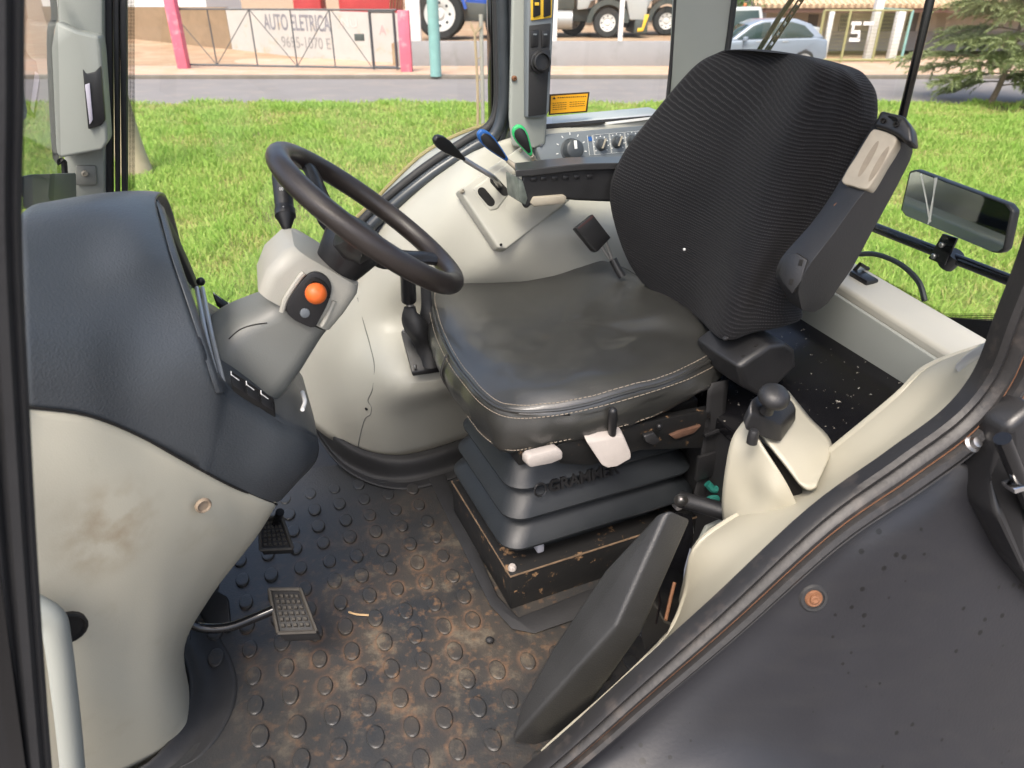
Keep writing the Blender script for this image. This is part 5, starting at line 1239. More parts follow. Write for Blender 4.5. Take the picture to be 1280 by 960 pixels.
# ---- lawn grass (nobody could count it)
def grass():
    n = 300000
    yy = 4.2 + (18.0 - 4.2) * rng.random(n) ** 1.12
    xx = (rng.random(n) * 2 - 1) * (yy * .80 + 1.0)
    patch = np.array([mnoise.noise(Vector((x * .9, y * .9, 3))) + .5 * mnoise.noise(Vector((x * 2.7, y * 2.7, 9))) for x, y in zip(xx, yy)])
    bare = np.array([mnoise.noise(Vector((x * .55 + 7, y * .55, 1))) for x, y in zip(xx, yy)])
    keep = bare > -.85 + .25 * rng.random(n)
    keep &= ~((np.abs(xx - 12.1) < 1.4) & (np.abs(yy - 16.6) < 1.0) & (rng.random(n) < .8))
    edge = 17.9 + .18 * np.sin(xx * 1.7) + .1 * np.sin(xx * 4.1)
    keep &= yy < edge
    xx, yy, patch = xx[keep], yy[keep], patch[keep]; n = len(xx)
    h = (.075 + .075 * rng.random(n)) * (1 + .75 * np.clip(patch, -.6, 1)); a = rng.random(n) * 2 * np.pi
    far = np.clip((yy - 6) / 11, 0, 1); wd = (.0034 + .0028 * rng.random(n)) * (1 + 1.3 * far)
    lean = h * (.35 + .75 * rng.random(n)); la = rng.random(n) * 2 * np.pi
    dx, dy = np.cos(a) * wd, np.sin(a) * wd; lx, ly = np.cos(la) * lean, np.sin(la) * lean
    z0 = np.full(n, GZ)
    V = np.empty((n, 5, 3))
    V[:, 0] = np.stack([xx - dx, yy - dy, z0], -1); V[:, 1] = np.stack([xx + dx, yy + dy, z0], -1)
    V[:, 2] = np.stack([xx + dx * .8 + lx * .4, yy + dy * .8 + ly * .4, z0 + h * .65], -1); V[:, 3] = np.stack([xx - dx * .8 + lx * .4, yy - dy * .8 + ly * .4, z0 + h * .65], -1)
    V[:, 4] = np.stack([xx + lx, yy + ly, z0 + h * (1 - .25 * (lean / h > .8))], -1)
    me = bpy.data.meshes.new('grass'); nv = n * 5
    me.vertices.add(nv); me.vertices.foreach_set('co', V.reshape(-1))
    b = np.arange(n) * 5
    lv = np.stack([b, b + 1, b + 2, b + 3, b + 3, b + 2, b + 4], -1).reshape(-1)
    me.loops.add(n * 7); me.loops.foreach_set('vertex_index', lv.astype(np.int32))
    me.polygons.add(n * 2)
    ls = np.stack([np.arange(n) * 7, np.arange(n) * 7 + 4], -1).reshape(-1); me.polygons.foreach_set('loop_start', ls.astype(np.int32))
    me.update(calc_edges=True); me.validate()
    tint = np.repeat(np.clip(.5 + .55 * patch + .9 * (rng.random(n) - .5), 0, 1), 5)
    at_ = me.attributes.new('tint', 'FLOAT', 'POINT'); at_.data.foreach_set('value', tint)
    m = bpy.data.materials.new('grass_blade'); m.use_nodes = True; nt = m.node_tree; L = nt.links.new; bs = nt.nodes['Principled BSDF']
    bs.inputs['Roughness'].default_value = .6; bs.inputs['Specular IOR Level'].default_value = .25
    at = nt.nodes.new('ShaderNodeAttribute'); at.attribute_name = 'tint'
    cr_ = nt.nodes.new('ShaderNodeValToRGB'); e = cr_.color_ramp.elements
    e[0].position = 0; e[0].color = (.50, .45, .18, 1); e[1].position = 1; e[1].color = (.28, .47, .08, 1)
    q = cr_.color_ramp.elements.new(.25); q.color = (.39, .50, .13, 1)
    L(at.outputs['Fac'], cr_.inputs[0]); L(cr_.outputs[0], bs.inputs['Base Color'])
    tl = nt.nodes.new('ShaderNodeBsdfTranslucent'); L(cr_.outputs[0], tl.inputs[0])
    ad = nt.nodes.new('ShaderNodeMixShader'); ad.inputs[0].default_value = .40; L(bs.outputs[0], ad.inputs[1]); L(tl.outputs[0], ad.inputs[2])
    L(ad.outputs[0], nt.nodes['Material Output'].inputs[0])
    me.materials.append(m)
    o = bpy.data.objects.new('grass', me); COL.objects.link(o); return tag(struct(o, 'stuff'), 'bright uneven green grass of the verge', 'grass')
grass()

# ---- gate, posts, walls
def post(name, label, cat, px, pyb, pyt, wpx, z, m, group=None, depth=None):
    b = Z(px, pyb, z); t = (b - CAM).y * cp - (b - CAM).z * sp; w = wpx * t / FPX; h = ztop(b, pyt)
    d = depth or w
    return tag(MB().wbox(b.x - w / 2, b.x + w / 2, b.y, b.y + d, z - .03, h, .015).build(name, m), label, cat, group)
post('gate_post', 'tall faded pink gate post at the left end of the barred gate', 'gate post', 228, 86, -14, 12.5, PZ, M['pink'])
post('gate_post', 'shorter faded pink gate post between the barred gate and grey low wall', 'gate post', 508, 90, 13, 13.5, PZ, M['pink'])
gate = thing('steel_gate', 'dark barred steel gate with diagonal braces between two pink posts', 'gate', gl_.lerp(gr_, .5))
def gp_(f, h): return gl_.lerp(gr_, f) + ZV3 * h + Vector((0, .08, 0))
fb = lambda px: (px - 228) / (505 - 228)
gtop = ztop(gl_.lerp(gr_, .6), 12) - PZ
fr_ = MB()
fr_.tube([gp_(.03, .10), gp_(.985, .10)], .035, 6); fr_.tube([gp_(.03, gtop), gp_(.985, gtop)], .030, 6)
fr_.build('gate_frame', M['gatebar'], gate)
for px in (273, 325, 375, 422): MB().tube([gp_(fb(px), .1), gp_(fb(px), gtop)], .022, 6).build('gate_upright', M['gatebar'], gate)
for a, b in ((232, 273), (325, 273), (325, 375), (422, 375), (424, 467)):
    MB().tube([gp_(fb(a), gtop if a != 232 else gtop * .86), gp_(fb(b), .1)], .013, 6).build('gate_brace', M['gatebar'], gate)
dm = MB()
for px in (469, 497): dm.tube([gp_(fb(px), .05), gp_(fb(px), gtop)], .045, 4)
dm.tube([gp_(fb(469), .12), gp_(fb(497), .12)], .04, 4); dm.tube([gp_(fb(469), gtop - .05), gp_(fb(497), gtop - .05)], .04, 4)
dm.build('wicket_frame', M['gatebar'], gate)
MB().box(gp_(fb(449), gtop * .50) - Vector((0, .05, 0)), Vector((.3, 0, 0)), Vector((0, .1, 0)), ZV3 * .2, .01).build('letter_box', M['darkunder'], gate)

def wallrun(name, label, x0, x1, top0, top1, m):
    a, b = Y(x0, wb(x0), wy(x0)) - ZV3 * .15, Y(x1, wb(x1), wy(x1)) - ZV3 * .15
    ta, tb = a.copy(), b.copy(); ta.z = ztop(a, top0); tb.z = ztop(b, top1)
    n = Vector((-(b - a).y, (b - a).x, 0)).normalized(); n = n if n.y > 0 else -n
    o = MB().hexa([a, b, tb, ta], [p + n * .18 for p in (a, b, tb, ta)]).build(name, m, smooth=False); tag(o, label, 'wall')
    return a, b, -n
wallrun('boundary_wall', 'weathered bare brown wall left of the painted white stretch', 60, 290, 8, 9, M['brownwall'])
wa, wbb, wn = wallrun('painted_wall', 'flaking white wall painted with workshop lettering behind the gate', 290.5, 512, 10, 17, M['whitewall'])
wdir = (wbb - wa).normalized()
def walltext(name, label, s, x0, x1, yb, yt, m, bold=.012):
    a = onpl(x0, yb, wa + wn * .004, wn); b = onpl(x1, yb + .04 * (x1 - x0), wa + wn * .004, wn)
    d = Vector((b.x - a.x, b.y - a.y, 0)); L = d.length; d.normalize()
    mb = text_mb(MB(), s, (0, 0, 0), (1, 0, 0), (0, 0, 1), 1.0, .003, bold)
    xs = [v.x for v in mb.v]; zs = [v.z for v in mb.v]; w = max(xs) - min(xs)
    hh = ztop(Vector((a.x, a.y, a.z)), yt) - a.z; zs_ = hh / (max(zs) - min(zs))
    slope = (b.z - a.z) / L
    mb.v = [a + d * ((v.x - min(xs)) * L / w) + ZV3 * ((v.z - min(zs)) * zs_ + 0 * slope) + wn * (.004 - v.y) for v in mb.v]
    return mb.build(name, m, bpy.data.objects['painted_wall'], label=label, smooth=False)
walltext('painted_lettering', 'AUTO ELETRICA in faded dark letters', 'AUTO ELETRICA', 331, 414, 37, 17, M['greyblue_letter'])
walltext('painted_number', 'faded phone number', '9695-1070 E', 353, 414, 59, 45, mat('very_faded_letter', (.27, .26, .26), .85, var=.3, vscale=8), .004)
walltext('pink_lettering', 'faded pink letter A', 'A', 474, 483, 43, 31, M['pinkletter'])
walltext('pink_lettering', 'very faded pink letters', 'NU', 427, 447, 34, 22, mat('barely_pink_letter', (.62, .47, .46), .85))

lw = MB().wbox(-3.86, 9.2, 26.45, 26.70, GZ, GZ + .86, .012)
tag(lw.build('low_wall', M['conc']), 'low grey rendered wall along the pavement below the trucks', 'wall')
# white pillar and posts standing on the wall
def pillar_on(name, label, px, wpx, m, grp, ztop_=3.0):
    b = Y(px, 62, 26.575); t = (b - CAM).y * cp - (b - CAM).z * sp; w = wpx * t / FPX
    return tag(MB().wbox(b.x - w / 2, b.x + w / 2, 26.48, 26.48 + min(w, .2), GZ + .862, ztop_, .01).build(name, m), label, 'post', grp)
pillar_on('white_pillar', 'broad white pillar at the left end of the low grey wall', 519, 17, M['whitepaint'], None)
pillar_on('white_post', 'white post on the low wall, next to the switch pillar', 692, 7, M['whitepaint'], 'white posts on the low wall')
pillar_on('white_post', 'white post on the low wall, in front of the white truck wheel', 774, 5.5, M['whitepaint'], 'white posts on the low wall')
b = Z(545, 94, PZ)
pl = MB().lathe(b - ZV3 * .03, ZV3, [(0, .17), (3.2, .165), (6, .15)], 16).build('lamp_pole', M['teal']); tag(pl, 'round faded teal pole on the pavement before the blue tractor', 'pole')

# ---- wheels and vehicles
def wheel(name, par, c, ax, r, w, m_rim, rim_r=.62):
    ax = Vector(ax).normalized()
    t = MB().lathe_open(c - ax * w / 2, ax, [(0, r * rim_r), (0, r * .90), (w * .12, r * .98), (w * .3, r), (w * .7, r), (w * .88, r * .98), (w, r * .90), (w, r * rim_r)], 30).build(name, M['tyre'], par)
    MB().lathe(c - ax * w * .46, ax, [(0, .01), (0, r * .16), (w * .12, r * .20), (w * .14, r * .26), (w * .02, r * .34), (w * .01, r * .52), (-.01, r * rim_r), (w * .5, r * rim_r * .98), (w * .5, .01)], 26).build('rim', m_rim, t)
    h = MB(); a = ax.orthogonal().normalized(); b_ = ax.cross(a)
    for k in range(8):
        an = 2 * math.pi * k / 8; h.lathe(c - ax * w * .46 + (a * math.cos(an) + b_ * math.sin(an)) * r * .43, -ax, [(-.02, r * .06), (.0, r * .06), (.002, .001)], 8)
    h.build('rim_holes', M['shade'], t); return t
def truck(px, yy, label, sc_=1.0):
    """white lorry seen from its side, nose to the right"""
    o = Y(px, 60, yy); o.z = YZ
    t = thing('white_truck', label, 'truck', o, 'white trucks parked behind the low wall')
    q = lambda x, y, z: o + Vector((x * sc_, y * sc_, z * sc_))
    side = [(-1.15, .95), (-.78, .98), (-.66, 1.22), (-.30, 1.34), (.30, 1.34), (.66, 1.22), (.80, .62), (1.42, .60), (1.46, 1.4), (1.30, 2.1), (1.05, 2.95), (-1.15, 3.1)]
    MB().hexa([q(x, -.2, z) for x, z in side], [q(x, 2.1, z) for x, z in side], .04).build('cab', M['truckw'], t)
    MB().prism([q(.30, -.215, 1.75), q(1.12, -.215, 1.75), q(.98, -.215, 2.55), q(.30, -.215, 2.6)], Vector((0, .03, 0)), .005).build('side_window', M['glassdark'], t)
    MB().prism([q(-.34, -.212, 1.85), q(-.16, -.212, 1.85), q(-.14, -.212, 1.62), q(-.28, -.212, 1.62)], Vector((0, .02, 0)), .003).build('door_handle', M['darkunder'], t)
    arch = [q(math.cos(R(a)) * .78, -.16, .52 + math.sin(R(a)) * .78) for a in range(0, 181, 15)] + [q(math.cos(R(a)) * .60, -.16, .52 + math.sin(R(a)) * .60) for a in range(180, -1, -15)]
    MB().hexa([p + Vector((0, -.06, 0)) for p in arch], [p + Vector((0, .3, 0)) for p in arch]).build('wheel_arch', M['darkunder'], t)
    MB().wbox(q(-5, 0, 0).x, q(1.2, 0, 0).x, o.y + .3, o.y + 1.7, o.z + .55, o.z + .95, .02).build('chassis', M['darkunder'], t)
    MB().lathe(q(-1.3, .15, .62), (-1, 0, 0), [(0, .30), (.02, .34), (.55, .34), (.57, .36), (.60, .36), (.62, .34), (1.2, .34), (1.22, .30)], 20).build('fuel_tank', M['alu'], t)
    MB().prism([q(-1.25, -.05, .95), q(-1.25, -.05, 3.0), (q(-2.2, -.05, 2.4)), q(-2.6, -.05, 1.3), q(-2.6, -.05, .95)], Vector((0, 1.6, 0)), .05).build('sleeper_gear', M['darkunder'], t)
    MB().prism([q(1.0, -.25, .16), q(1.5, -.25, .16), q(1.5, -.25, .62), q(1.02, -.25, .60)], Vector((0, 2.3, 0)), .03).build('bumper', M['darkunder'], t)
    MB().prism([q(1.12, -.27, .22), q(1.34, -.27, .25), q(1.52, -.27, .80), q(1.36, -.27, .80), q(1.28, -.27, .36), (q(1.12, -.27, .34))], Vector((0, .05, 0)), .006).build('yellow_step', M['yellow'], t)
    for x in (0, -3.7): wheel('wheel', t, q(x, .0, .52), (0, 1, 0), .52, .30, M['rimw'], .56)
    MB().prism([q(1.30, -.42, 1.65), q(1.42, -.42, 1.65), q(1.42, -.42, 2.25), q(1.30, -.42, 2.25)], Vector((0, .08, 0)), .02).build('wing_mirror', M['darkunder'], t)
    return t
truck(757, 29.9, 'white truck whose front wheel stands between two white posts', 1.0)
truck(829, 31.6, 'white truck farther right with dark cab window beside the rear pillar', 1.0)
# blue tractor
o = Y(552, 60, 28.6); o.z = YZ
bt = thing('blue_tractor', 'blue tractor with white wheel rims behind the low wall', 'tractor', o)
q = lambda x, y, z: o + Vector((x, y, z))
wheel('rear_wheel', bt, q(0, 0, .84), (0, 1, 0), .84, .45, M['rimw'], .66)
wheel('rear_wheel', bt, q(0, 1.6, .84), (0, 1, 0), .84, .45, M['rimw'], .66)
wheel('front_wheel', bt, q(2.15, .1, .55), (0, 1, 0), .55, .3, M['rimw'], .6)
MB().hexa([q(-.5, .3, .6), q(2.6, .4, .6), q(2.6, .4, 1.1), q(.4, .3, 1.25), q(-.5, .3, 1.3)], [q(-.5, 1.3, .6), q(2.6, 1.2, .6), q(2.6, 1.2, 1.1), q(.4, 1.3, 1.25), q(-.5, 1.3, 1.3)], .04).build('gearbox', M['darkunder'], bt)
MB().hexa([q(.9, .35, 1.15), q(2.7, .4, 1.1), q(2.75, .4, 1.55), q(.9, .35, 1.75)], [q(.9, 1.25, 1.15), q(2.7, 1.2, 1.1), q(2.75, 1.2, 1.55), q(.9, 1.25, 1.75)], .06).build('bonnet', M['tractorblue'], bt)
fa = [q(math.cos(R(a)) * .98, -.25, .84 + math.sin(R(a)) * .98) for a in range(10, 171, 16)] + [q(math.cos(R(a)) * .90, -.25, .84 + math.sin(R(a)) * .90) for a in range(170, 9, -16)]
MB().hexa(fa, [p + Vector((0, .55, 0)) for p in fa]).build('mudguard', M['tractorblue'], bt)
# red machine behind the painted wall
o = Y(468, 40, 33.5); o.z = Y(468, 60, 33.5).z
rt = thing('red_harvester', 'dull red farm machine rising above the painted wall', 'farm machine', o)
q = lambda x, y, z: o + Vector((x, y, z))
MB().hexa([q(-1.4, 0, .7), q(1.0, 0, .7), q(1.1, 0, 2.6), q(-.9, 0, 3.0), q(-1.4, 0, 2.4)], [q(-1.4, 2, .7), q(1.0, 2, .7), q(1.1, 2, 2.6), q(-.9, 2, 3.0), q(-1.4, 2, 2.4)], .08).build('body', M['red'], rt)
mb = MB()
for k in range(6): mb.tube([q(.75 + k * .12, -.05, 1.5), q(.95 + k * .12, -.05, 3.0)], .03, 6)
mb.build('rusty_guard', M['rust'], rt)
wheel('wheel', rt, q(-.8, 0, .6), (0, 1, 0), .6, .4, M['red'], .6); wheel('wheel', rt, q(.7, 0, .6), (0, 1, 0), .6, .4, M['red'], .6)
o = Y(385, 40, 34.5); o.z = Y(385, 58, 34.5).z
rt2 = thing('harvester_header', 'small red and pale machine part above the wall top left of the harvester', 'farm machine', o)
q = lambda x, y, z: o + Vector((x, y, z))
MB().hexa([q(-.5, 0, 0), q(.7, 0, 0), q(.7, 0, 2.2), q(.1, 0, 2.9), q(-.5, 0, 2.4)], [q(-.5, 1, 0), q(.7, 1, 0), q(.7, 1, 2.2), q(.1, 1, 2.9), q(-.5, 1, 2.4)], .06).build('body', M['red'], rt2)
MB().hexa([q(.7, .1, 1.9), q(1.0, .1, 1.9), q(1.0, .1, 2.6), q(.7, .1, 2.8)], [q(.7, .9, 1.9), q(1.0, .9, 1.9), q(1.0, .9, 2.6), q(.7, .9, 2.8)], .04).build('hopper', M['whitepaint'], rt2)
# white house behind brown wall
def house(name, label, px0, px1, yy, zb, h, wallm, roofm):
    a, b = Y(px0, 30, yy), Y(px1, 30, yy); t = thing(name, label, 'house', ((a.x + b.x) / 2, yy, zb))
    MB().wbox(a.x, b.x, yy, yy + 6, zb, zb + h).build('wall', wallm, t, smooth=False)
    e = .4
    MB().hexa([Vector((a.x - e, yy - e, zb + h + .002)), Vector((b.x + e, yy - e, zb + h + .002)), Vector((b.x + e, yy + 3, zb + h + 1.3))  , Vector((a.x - e, yy + 3, zb + h + 1.3))],
              [Vector((a.x - e, yy - e, zb + h + .12)), Vector((b.x + e, yy - e, zb + h + .12)), Vector((b.x + e, yy + 3, zb + h + 1.45)), Vector((a.x - e, yy + 3, zb + h + 1.45))]).build('roof', roofm, t, smooth=False)
    for f in (.25, .7):
        x = a.x + (b.x - a.x) * f
        w = MB().wbox(x - .5, x + .5, yy - .03, yy + .02, zb + 1.0, zb + 2.0).build('window', M['shade'], t, smooth=False)
    return t
house('white_house', 'white house wall seen above the brown wall at far left', 60, 262, 46, .0, 3.2, M['whitepaint'], M['roof'])

# right: porch house with tiled roof
hy = 33.5; hx0, hx1 = Y(955, 40, hy).x, Y(1330, 40, hy).x; hz = PZ
hs = thing('porch_house', 'low grey house with wide tan tiled roof behind the fenced porch', 'house', ((hx0 + hx1) / 2, hy, hz))
ez = ztop(Vector((Y(1060, 40, 31.2).x, 31.2, hz)), 10)
MB().wbox(hx0, hx1, hy, hy + 7, hz, ez + .2).build('wall', M['housewall'], hs, smooth=False)
MB().hexa([Vector((hx0 - 1.2, 31.2, ez)), Vector((hx1 + 1, 31.2, ez)), Vector((hx1 + 1, 38, ez + 2.4)), Vector((hx0 - 1.2, 38, ez + 2.4))], [Vector((hx0 - 1.2, 31.2, ez + .1)), Vector((hx1 + 1, 31.2, ez + .1)), Vector((hx1 + 1, 38, ez + 2.5)), Vector((hx0 - 1.2, 38, ez + 2.5))]).build('roof', M['roof'], hs, smooth=False)
MB().wbox(hx0 - 1.2, hx1 + 1, 31.25, 31.3, ez - .16, ez - .004).build('eave_band', mat('dark_brown_band', (.10, .05, .035), .7), hs, smooth=False)  # dark strip just below the roof edge
mb = MB()
n_t = 60
for k in range(n_t):
    x = hx0 - 1.2 + (hx1 - hx0 + 2.2) * (k + .5) / n_t; mb.tube([Vector((x, 31.15, ez + .10)), Vector((x, 38, ez + 2.50))], .07, 6)
mb.build('roof_tiles', M['roof'], hs)
for x0, x1, y0, y1 in ((1005, 1024, 18, 55), (1046, 1066, 17, 46), (1098, 1124, 16, 46), (1128, 1150, 15, 50)):
    a, b = Y(x0, y1, hy - .03), Y(x1, y0, hy - .03)
    MB().wbox(min(a.x, b.x), max(a.x, b.x), hy - .03, hy + .02, a.z, b.z).build('window', M['shade'], hs, smooth=False)
MB().wbox(hx0, hx1, hy - .06, hy + .0, hz, hz + .75).build('plinth', M['conc'], hs, smooth=False)
# fenced porch
py_ = Z(1075, 78, PZ).y
fc = thing('porch_fence', 'yellow green post fence with wire panels and a white ST sign', 'fence', Z(1075, 78, PZ))
def fpt(px, h): 
    p = Y(px, 76, py_); return Vector((p.x, py_, PZ + h))
ft = ztop(fpt(1075, 0), 13) - PZ
for px, r_, m_ in ((1019, .05, 'fenceyellow'), (1051, .05, 'fenceyellow'), (1090, .045, 'fenceyellow'), (1126, .045, 'teal')): MB().tube([fpt(px, 0), fpt(px, ft)], r_, 8).build('fence_post', M[m_], fc)
MB().tube([fpt(1019, .08), fpt(1126, .08)], .05, 6).build('bottom_rail', M['fenceyellow'], fc)
MB().tube([fpt(1019, ft), fpt(1126, ft)], .035, 6).build('top_rail', M['fenceyellow'], fc)
mb = MB()
for k in range(46):
    f = k / 45; mb.tube([fpt(1019, .1).lerp(fpt(1126, .1), f), fpt(1019, ft).lerp(fpt(1126, ft), f)], .004, 3)
for k in range(14): mb.tube([fpt(1019, .1 + ft * k / 14), fpt(1126, .1 + ft * k / 14)], .004, 3)
mb.build('wire_panel', M['fenceyellow'], fc)
# side run of fence receding to the house
MB().tube([fpt(1126, ft), fpt(1126, ft) + Vector((.6, 4.0, 0))], .03, 6).build('side_rail', M['teal'], fc)
def colm(px, wpx, label, yy, ztp, name='porch_column'):
    p = Y(px, 74, yy); p.z = PZ; w = wpx * 25.5 / FPX
    return tag(MB().wbox(p.x - w / 2, p.x + w / 2, yy, yy + w, PZ - .03, ztp, .01).build(name, M['whitepaint']), label, 'column')
colm(1030, 5, 'thin white column left of the ST sign', py_ + .5, ez)
colm(1086, 9, 'grey white street pole rising past the roof edge right behind the ST sign', py_ + .30, 6.0, 'street_pole')
colm(1115, 9, 'thick white column right of the ST sign inside the fence', py_ + .6, ez)
sg = MB()
def bar(x0, y0, x1, y1):
    a, b = Y(x0, y1, py_ - .06), Y(x1, y0, py_ - .06); sg.wbox(a.x, b.x, py_ - .08, py_ - .03, a.z, b.z)
for q_ in ((1064, 27, 1077, 31.5), (1064, 31, 1068.5, 39), (1063.5, 38, 1075.5, 42), (1071.5, 41.5, 1075.5, 49), (1061, 47.5, 1075, 52), (1079, 27, 1092.5, 31.5), (1083.5, 31, 1088.5, 52)): bar(*q_)
sg.build('sign_letters', M['whitepaint'], fc, label='white block letters S T', smooth=False)

# cars
def car(px, py, yz, label, name, m, L_, H, grp, pick=False):
    o = Z(px, py, yz); t = thing(name, label, 'car' if not pick else 'pickup', o, grp)
    q = lambda x, y, z: o + Vector((x * L_, y, z * H))
    body = [(-.02, .26), (.0, .50), (.24, .60), (.36, .62), (.9, .66), (.985, .62), (1.0, .30), (.96, .20), (.90, .20), (.885, .36), (.83, .43), (.77, .36), (.755, .20), (.25, .20), (.235, .36), (.18, .43), (.12, .36), (.105, .20), (.02, .20)]
    MB().hexa([q(x, 0, z) for x, z in body], [q(x, 1.72, z) for x, z in body], .05, 3).build('body', m, t, angle=50)
    roof = [(.25, .60), (.40, .90), (.48, .98), (.74, 1.0), (.86, .90), (.965, .64)] if not pick else [(.18, .60), (.30, .98), (.52, 1.0), (.56, .62)]
    g0 = [q(x, .06 if z < .7 else .2, z) for x, z in roof]; g1 = [q(x, 1.66 if z < .7 else 1.52, z) for x, z in roof]
    MB().hexa(g0, g1, .05, 3).build('cabin', m, t, angle=50)
    win = [[(.30, .635), (.415, .875), (.50, .935), (.545, .94), (.545, .645)], [(.56, .645), (.56, .94), (.70, .945), (.80, .88), (.88, .70), (.86, .66)]] if not pick else [[(.23, .64), (.32, .93), (.50, .94), (.52, .64)]]
    for w_ in win: MB().prism([q(x, .045 + (z - .6) * .35 - .02, z) for x, z in w_], Vector((0, .03, 0)), .006).build('side_window', M['glassdark'], t)
    wsd = ((.262, .64), (.392, .89)) if not pick else ((.188, .64), (.292, .95))
    MB().add([q(wsd[0][0] - .004, .2, wsd[0][1]), q(wsd[0][0] - .004, 1.5, wsd[0][1]), q(wsd[1][0] - .004, 1.4, wsd[1][1]), q(wsd[1][0] - .004, .32, wsd[1][1])], [(0, 1, 2, 3)]).build('windscreen', M['glassdark'], t, thick=.01)
    for x in (.18, .83): wheel('wheel', t, o + Vector((x * L_, .10, .33)), (0, 1, 0), .33, .2, M['alu'], .66)
    MB().hexa([q(.335, -.14, .60), q(.365, -.14, .60), q(.37, -.14, .68), q(.34, -.14, .68)], [q(.335, .05, .60), q(.365, .05, .60), q(.37, .05, .68), q(.34, .05, .68)], .02).build('door_mirror', m, t)
    MB().prism([q(.006, .05, .46), q(.07, .0 - .012, .50), q(.10, -.012, .55), q(.01, .05, .53)], Vector((0, .08, 0)), .01).build('headlight', M['alu'], t)
    for x in (.44, .64): MB().prism([q(x, -.012, .575), q(x + .045, -.012, .58), q(x + .045, -.012, .60), q(x, -.012, .595)], Vector((0, .02, 0)), .003).build('door_handle', M['alu'], t)
    mb = MB(); mb.tube([q(.553, -.003, .24), q(.556, -.003, .63)], .006, 4); mb.tube([q(.35, -.003, .24), q(.345, -.003, .60)], .006, 4); mb.build('door_seam', M['shade'], t)
    return t
car(868, 91, PZ, 'silver blue car parked facing left, seen above the backrest', 'silver_car', M['silver'], 4.05, 1.50, None)
car(858, 77, PZ, 'white pickup cab standing behind the silver car', 'white_pickup', M['truckw'], 4.8, 1.75, None, True)

# ---- vegetation
def leaf_cloud(mb, c, rad, n, size, flat=.8, droop=0):
    for _ in range(n):
        while True:
            v = Vector((random.uniform(-1, 1), random.uniform(-1, 1), random.uniform(-1, 1)))
            if v.length < 1: break
        if v.length < .35 and random.random() < .6: v = v.normalized() * random.uniform(.5, 1)
        p = Vector(c) + Vector((v.x * rad[0], v.y * rad[1], v.z * rad[2]))
        if mnoise.noise(p * 1.9) < -.12: continue
        a = Vector((random.gauss(0, 1), random.gauss(0, 1), random.gauss(0, .6) - droop)).normalized(); b = a.orthogonal().normalized()
        b = (b + a.cross(b) * random.uniform(-1, 1)).normalized(); s_ = size * random.uniform(.6, 1.4)
        mb.add([p - a * s_, p + b * s_ * .38, p + a * s_, p - b * s_ * .38], [(0, 1, 2, 3)])
def tree(name, label, b, h, r, lm, n=2600, size=.12, grp=None, lobes=7, cat='tree', trunk=True):
    t = thing(name, label, cat, b, grp)
    if trunk:
        mb = MB().tube([b - ZV3 * .05, b + Vector((.1, 0, h * .35)), b + Vector((-.05, .1, h * .75))], [h * .035, h * .025, h * .012], 8, sm=3)
        for k in range(5):
            a = random.uniform(0, 6.28); s0 = b + ZV3 * h * random.uniform(.3, .55)
            mb.tube([s0, s0 + Vector((math.cos(a) * r * .4, math.sin(a) * r * .4, h * .15)), s0 + Vector((math.cos(a) * r * .75, math.sin(a) * r * .75, h * .28))], [h * .014, h * .009, h * .004], 6, sm=2)
        mb.build('trunk', M['bark'], t)
    mb = MB()
    for k in range(lobes):
        a = random.uniform(0, 6.28); rr_ = r * random.uniform(.2, .75)
        c = b + Vector((math.cos(a) * rr_, math.sin(a) * rr_, h * random.uniform(.45, .88)))
        leaf_cloud(mb, c, (r * .55, r * .55, h * .2), n // lobes, size)
    mb.build('crown', lm, t, smooth=False); return t
names = ['dark green tree far behind the trucks at left', 'broad dull green tree behind the white truck cab', 'dull green tree behind the second truck', 'tall tree behind the tractor yard', 'green tree behind the porch house']
for k, (px, yy, h, r) in enumerate(((640, 44, 7, 3.4), (735, 42, 7, 3.2), (815, 45, 8, 3.6), (560, 47, 8, 3.6), (930, 47, 8, 4))):
    b = Y(px, 55, yy); b.z = YZ if k != 4 else PZ - .1
    tree('leafy_tree', names[k], b, h, r, M['leaf2'], 3200, .22, 'trees behind the yard')
b = Z(925, 79, PZ); b.y += 3; b.z = PZ
sb = tree('flowering_shrub', 'loose green shrub with orange flowers left of the silver car', b, 2.6, 1.15, M['leaf1'], 1500, .09, None, 7, 'shrub')
mb = MB()
for k in range(40): mb.ball(b + Vector((random.uniform(-.7, .7), -random.uniform(.2, .9), random.uniform(1.4, 2.5))), random.uniform(.03, .07), 6)
mb.build('flowers', mat('orange_flower', (.75, .22, .08), .6), sb)
# red hanging sign
b = Y(941, 30, 32.5); b.z = PZ
rs = thing('red_sign', 'faded red sign board on a post above the flowering shrub', 'sign', b)
MB().tube([b, b + ZV3 * 4.2], .04, 8).build('sign_post', M['gatebar'], rs)
MB().wbox(b.x - .38, b.x + .38, b.y - .06, b.y - .02, 1.05, 2.6, .01).build('sign_board', mat('faded_red_board', (.55, .06, .09), .5), rs)

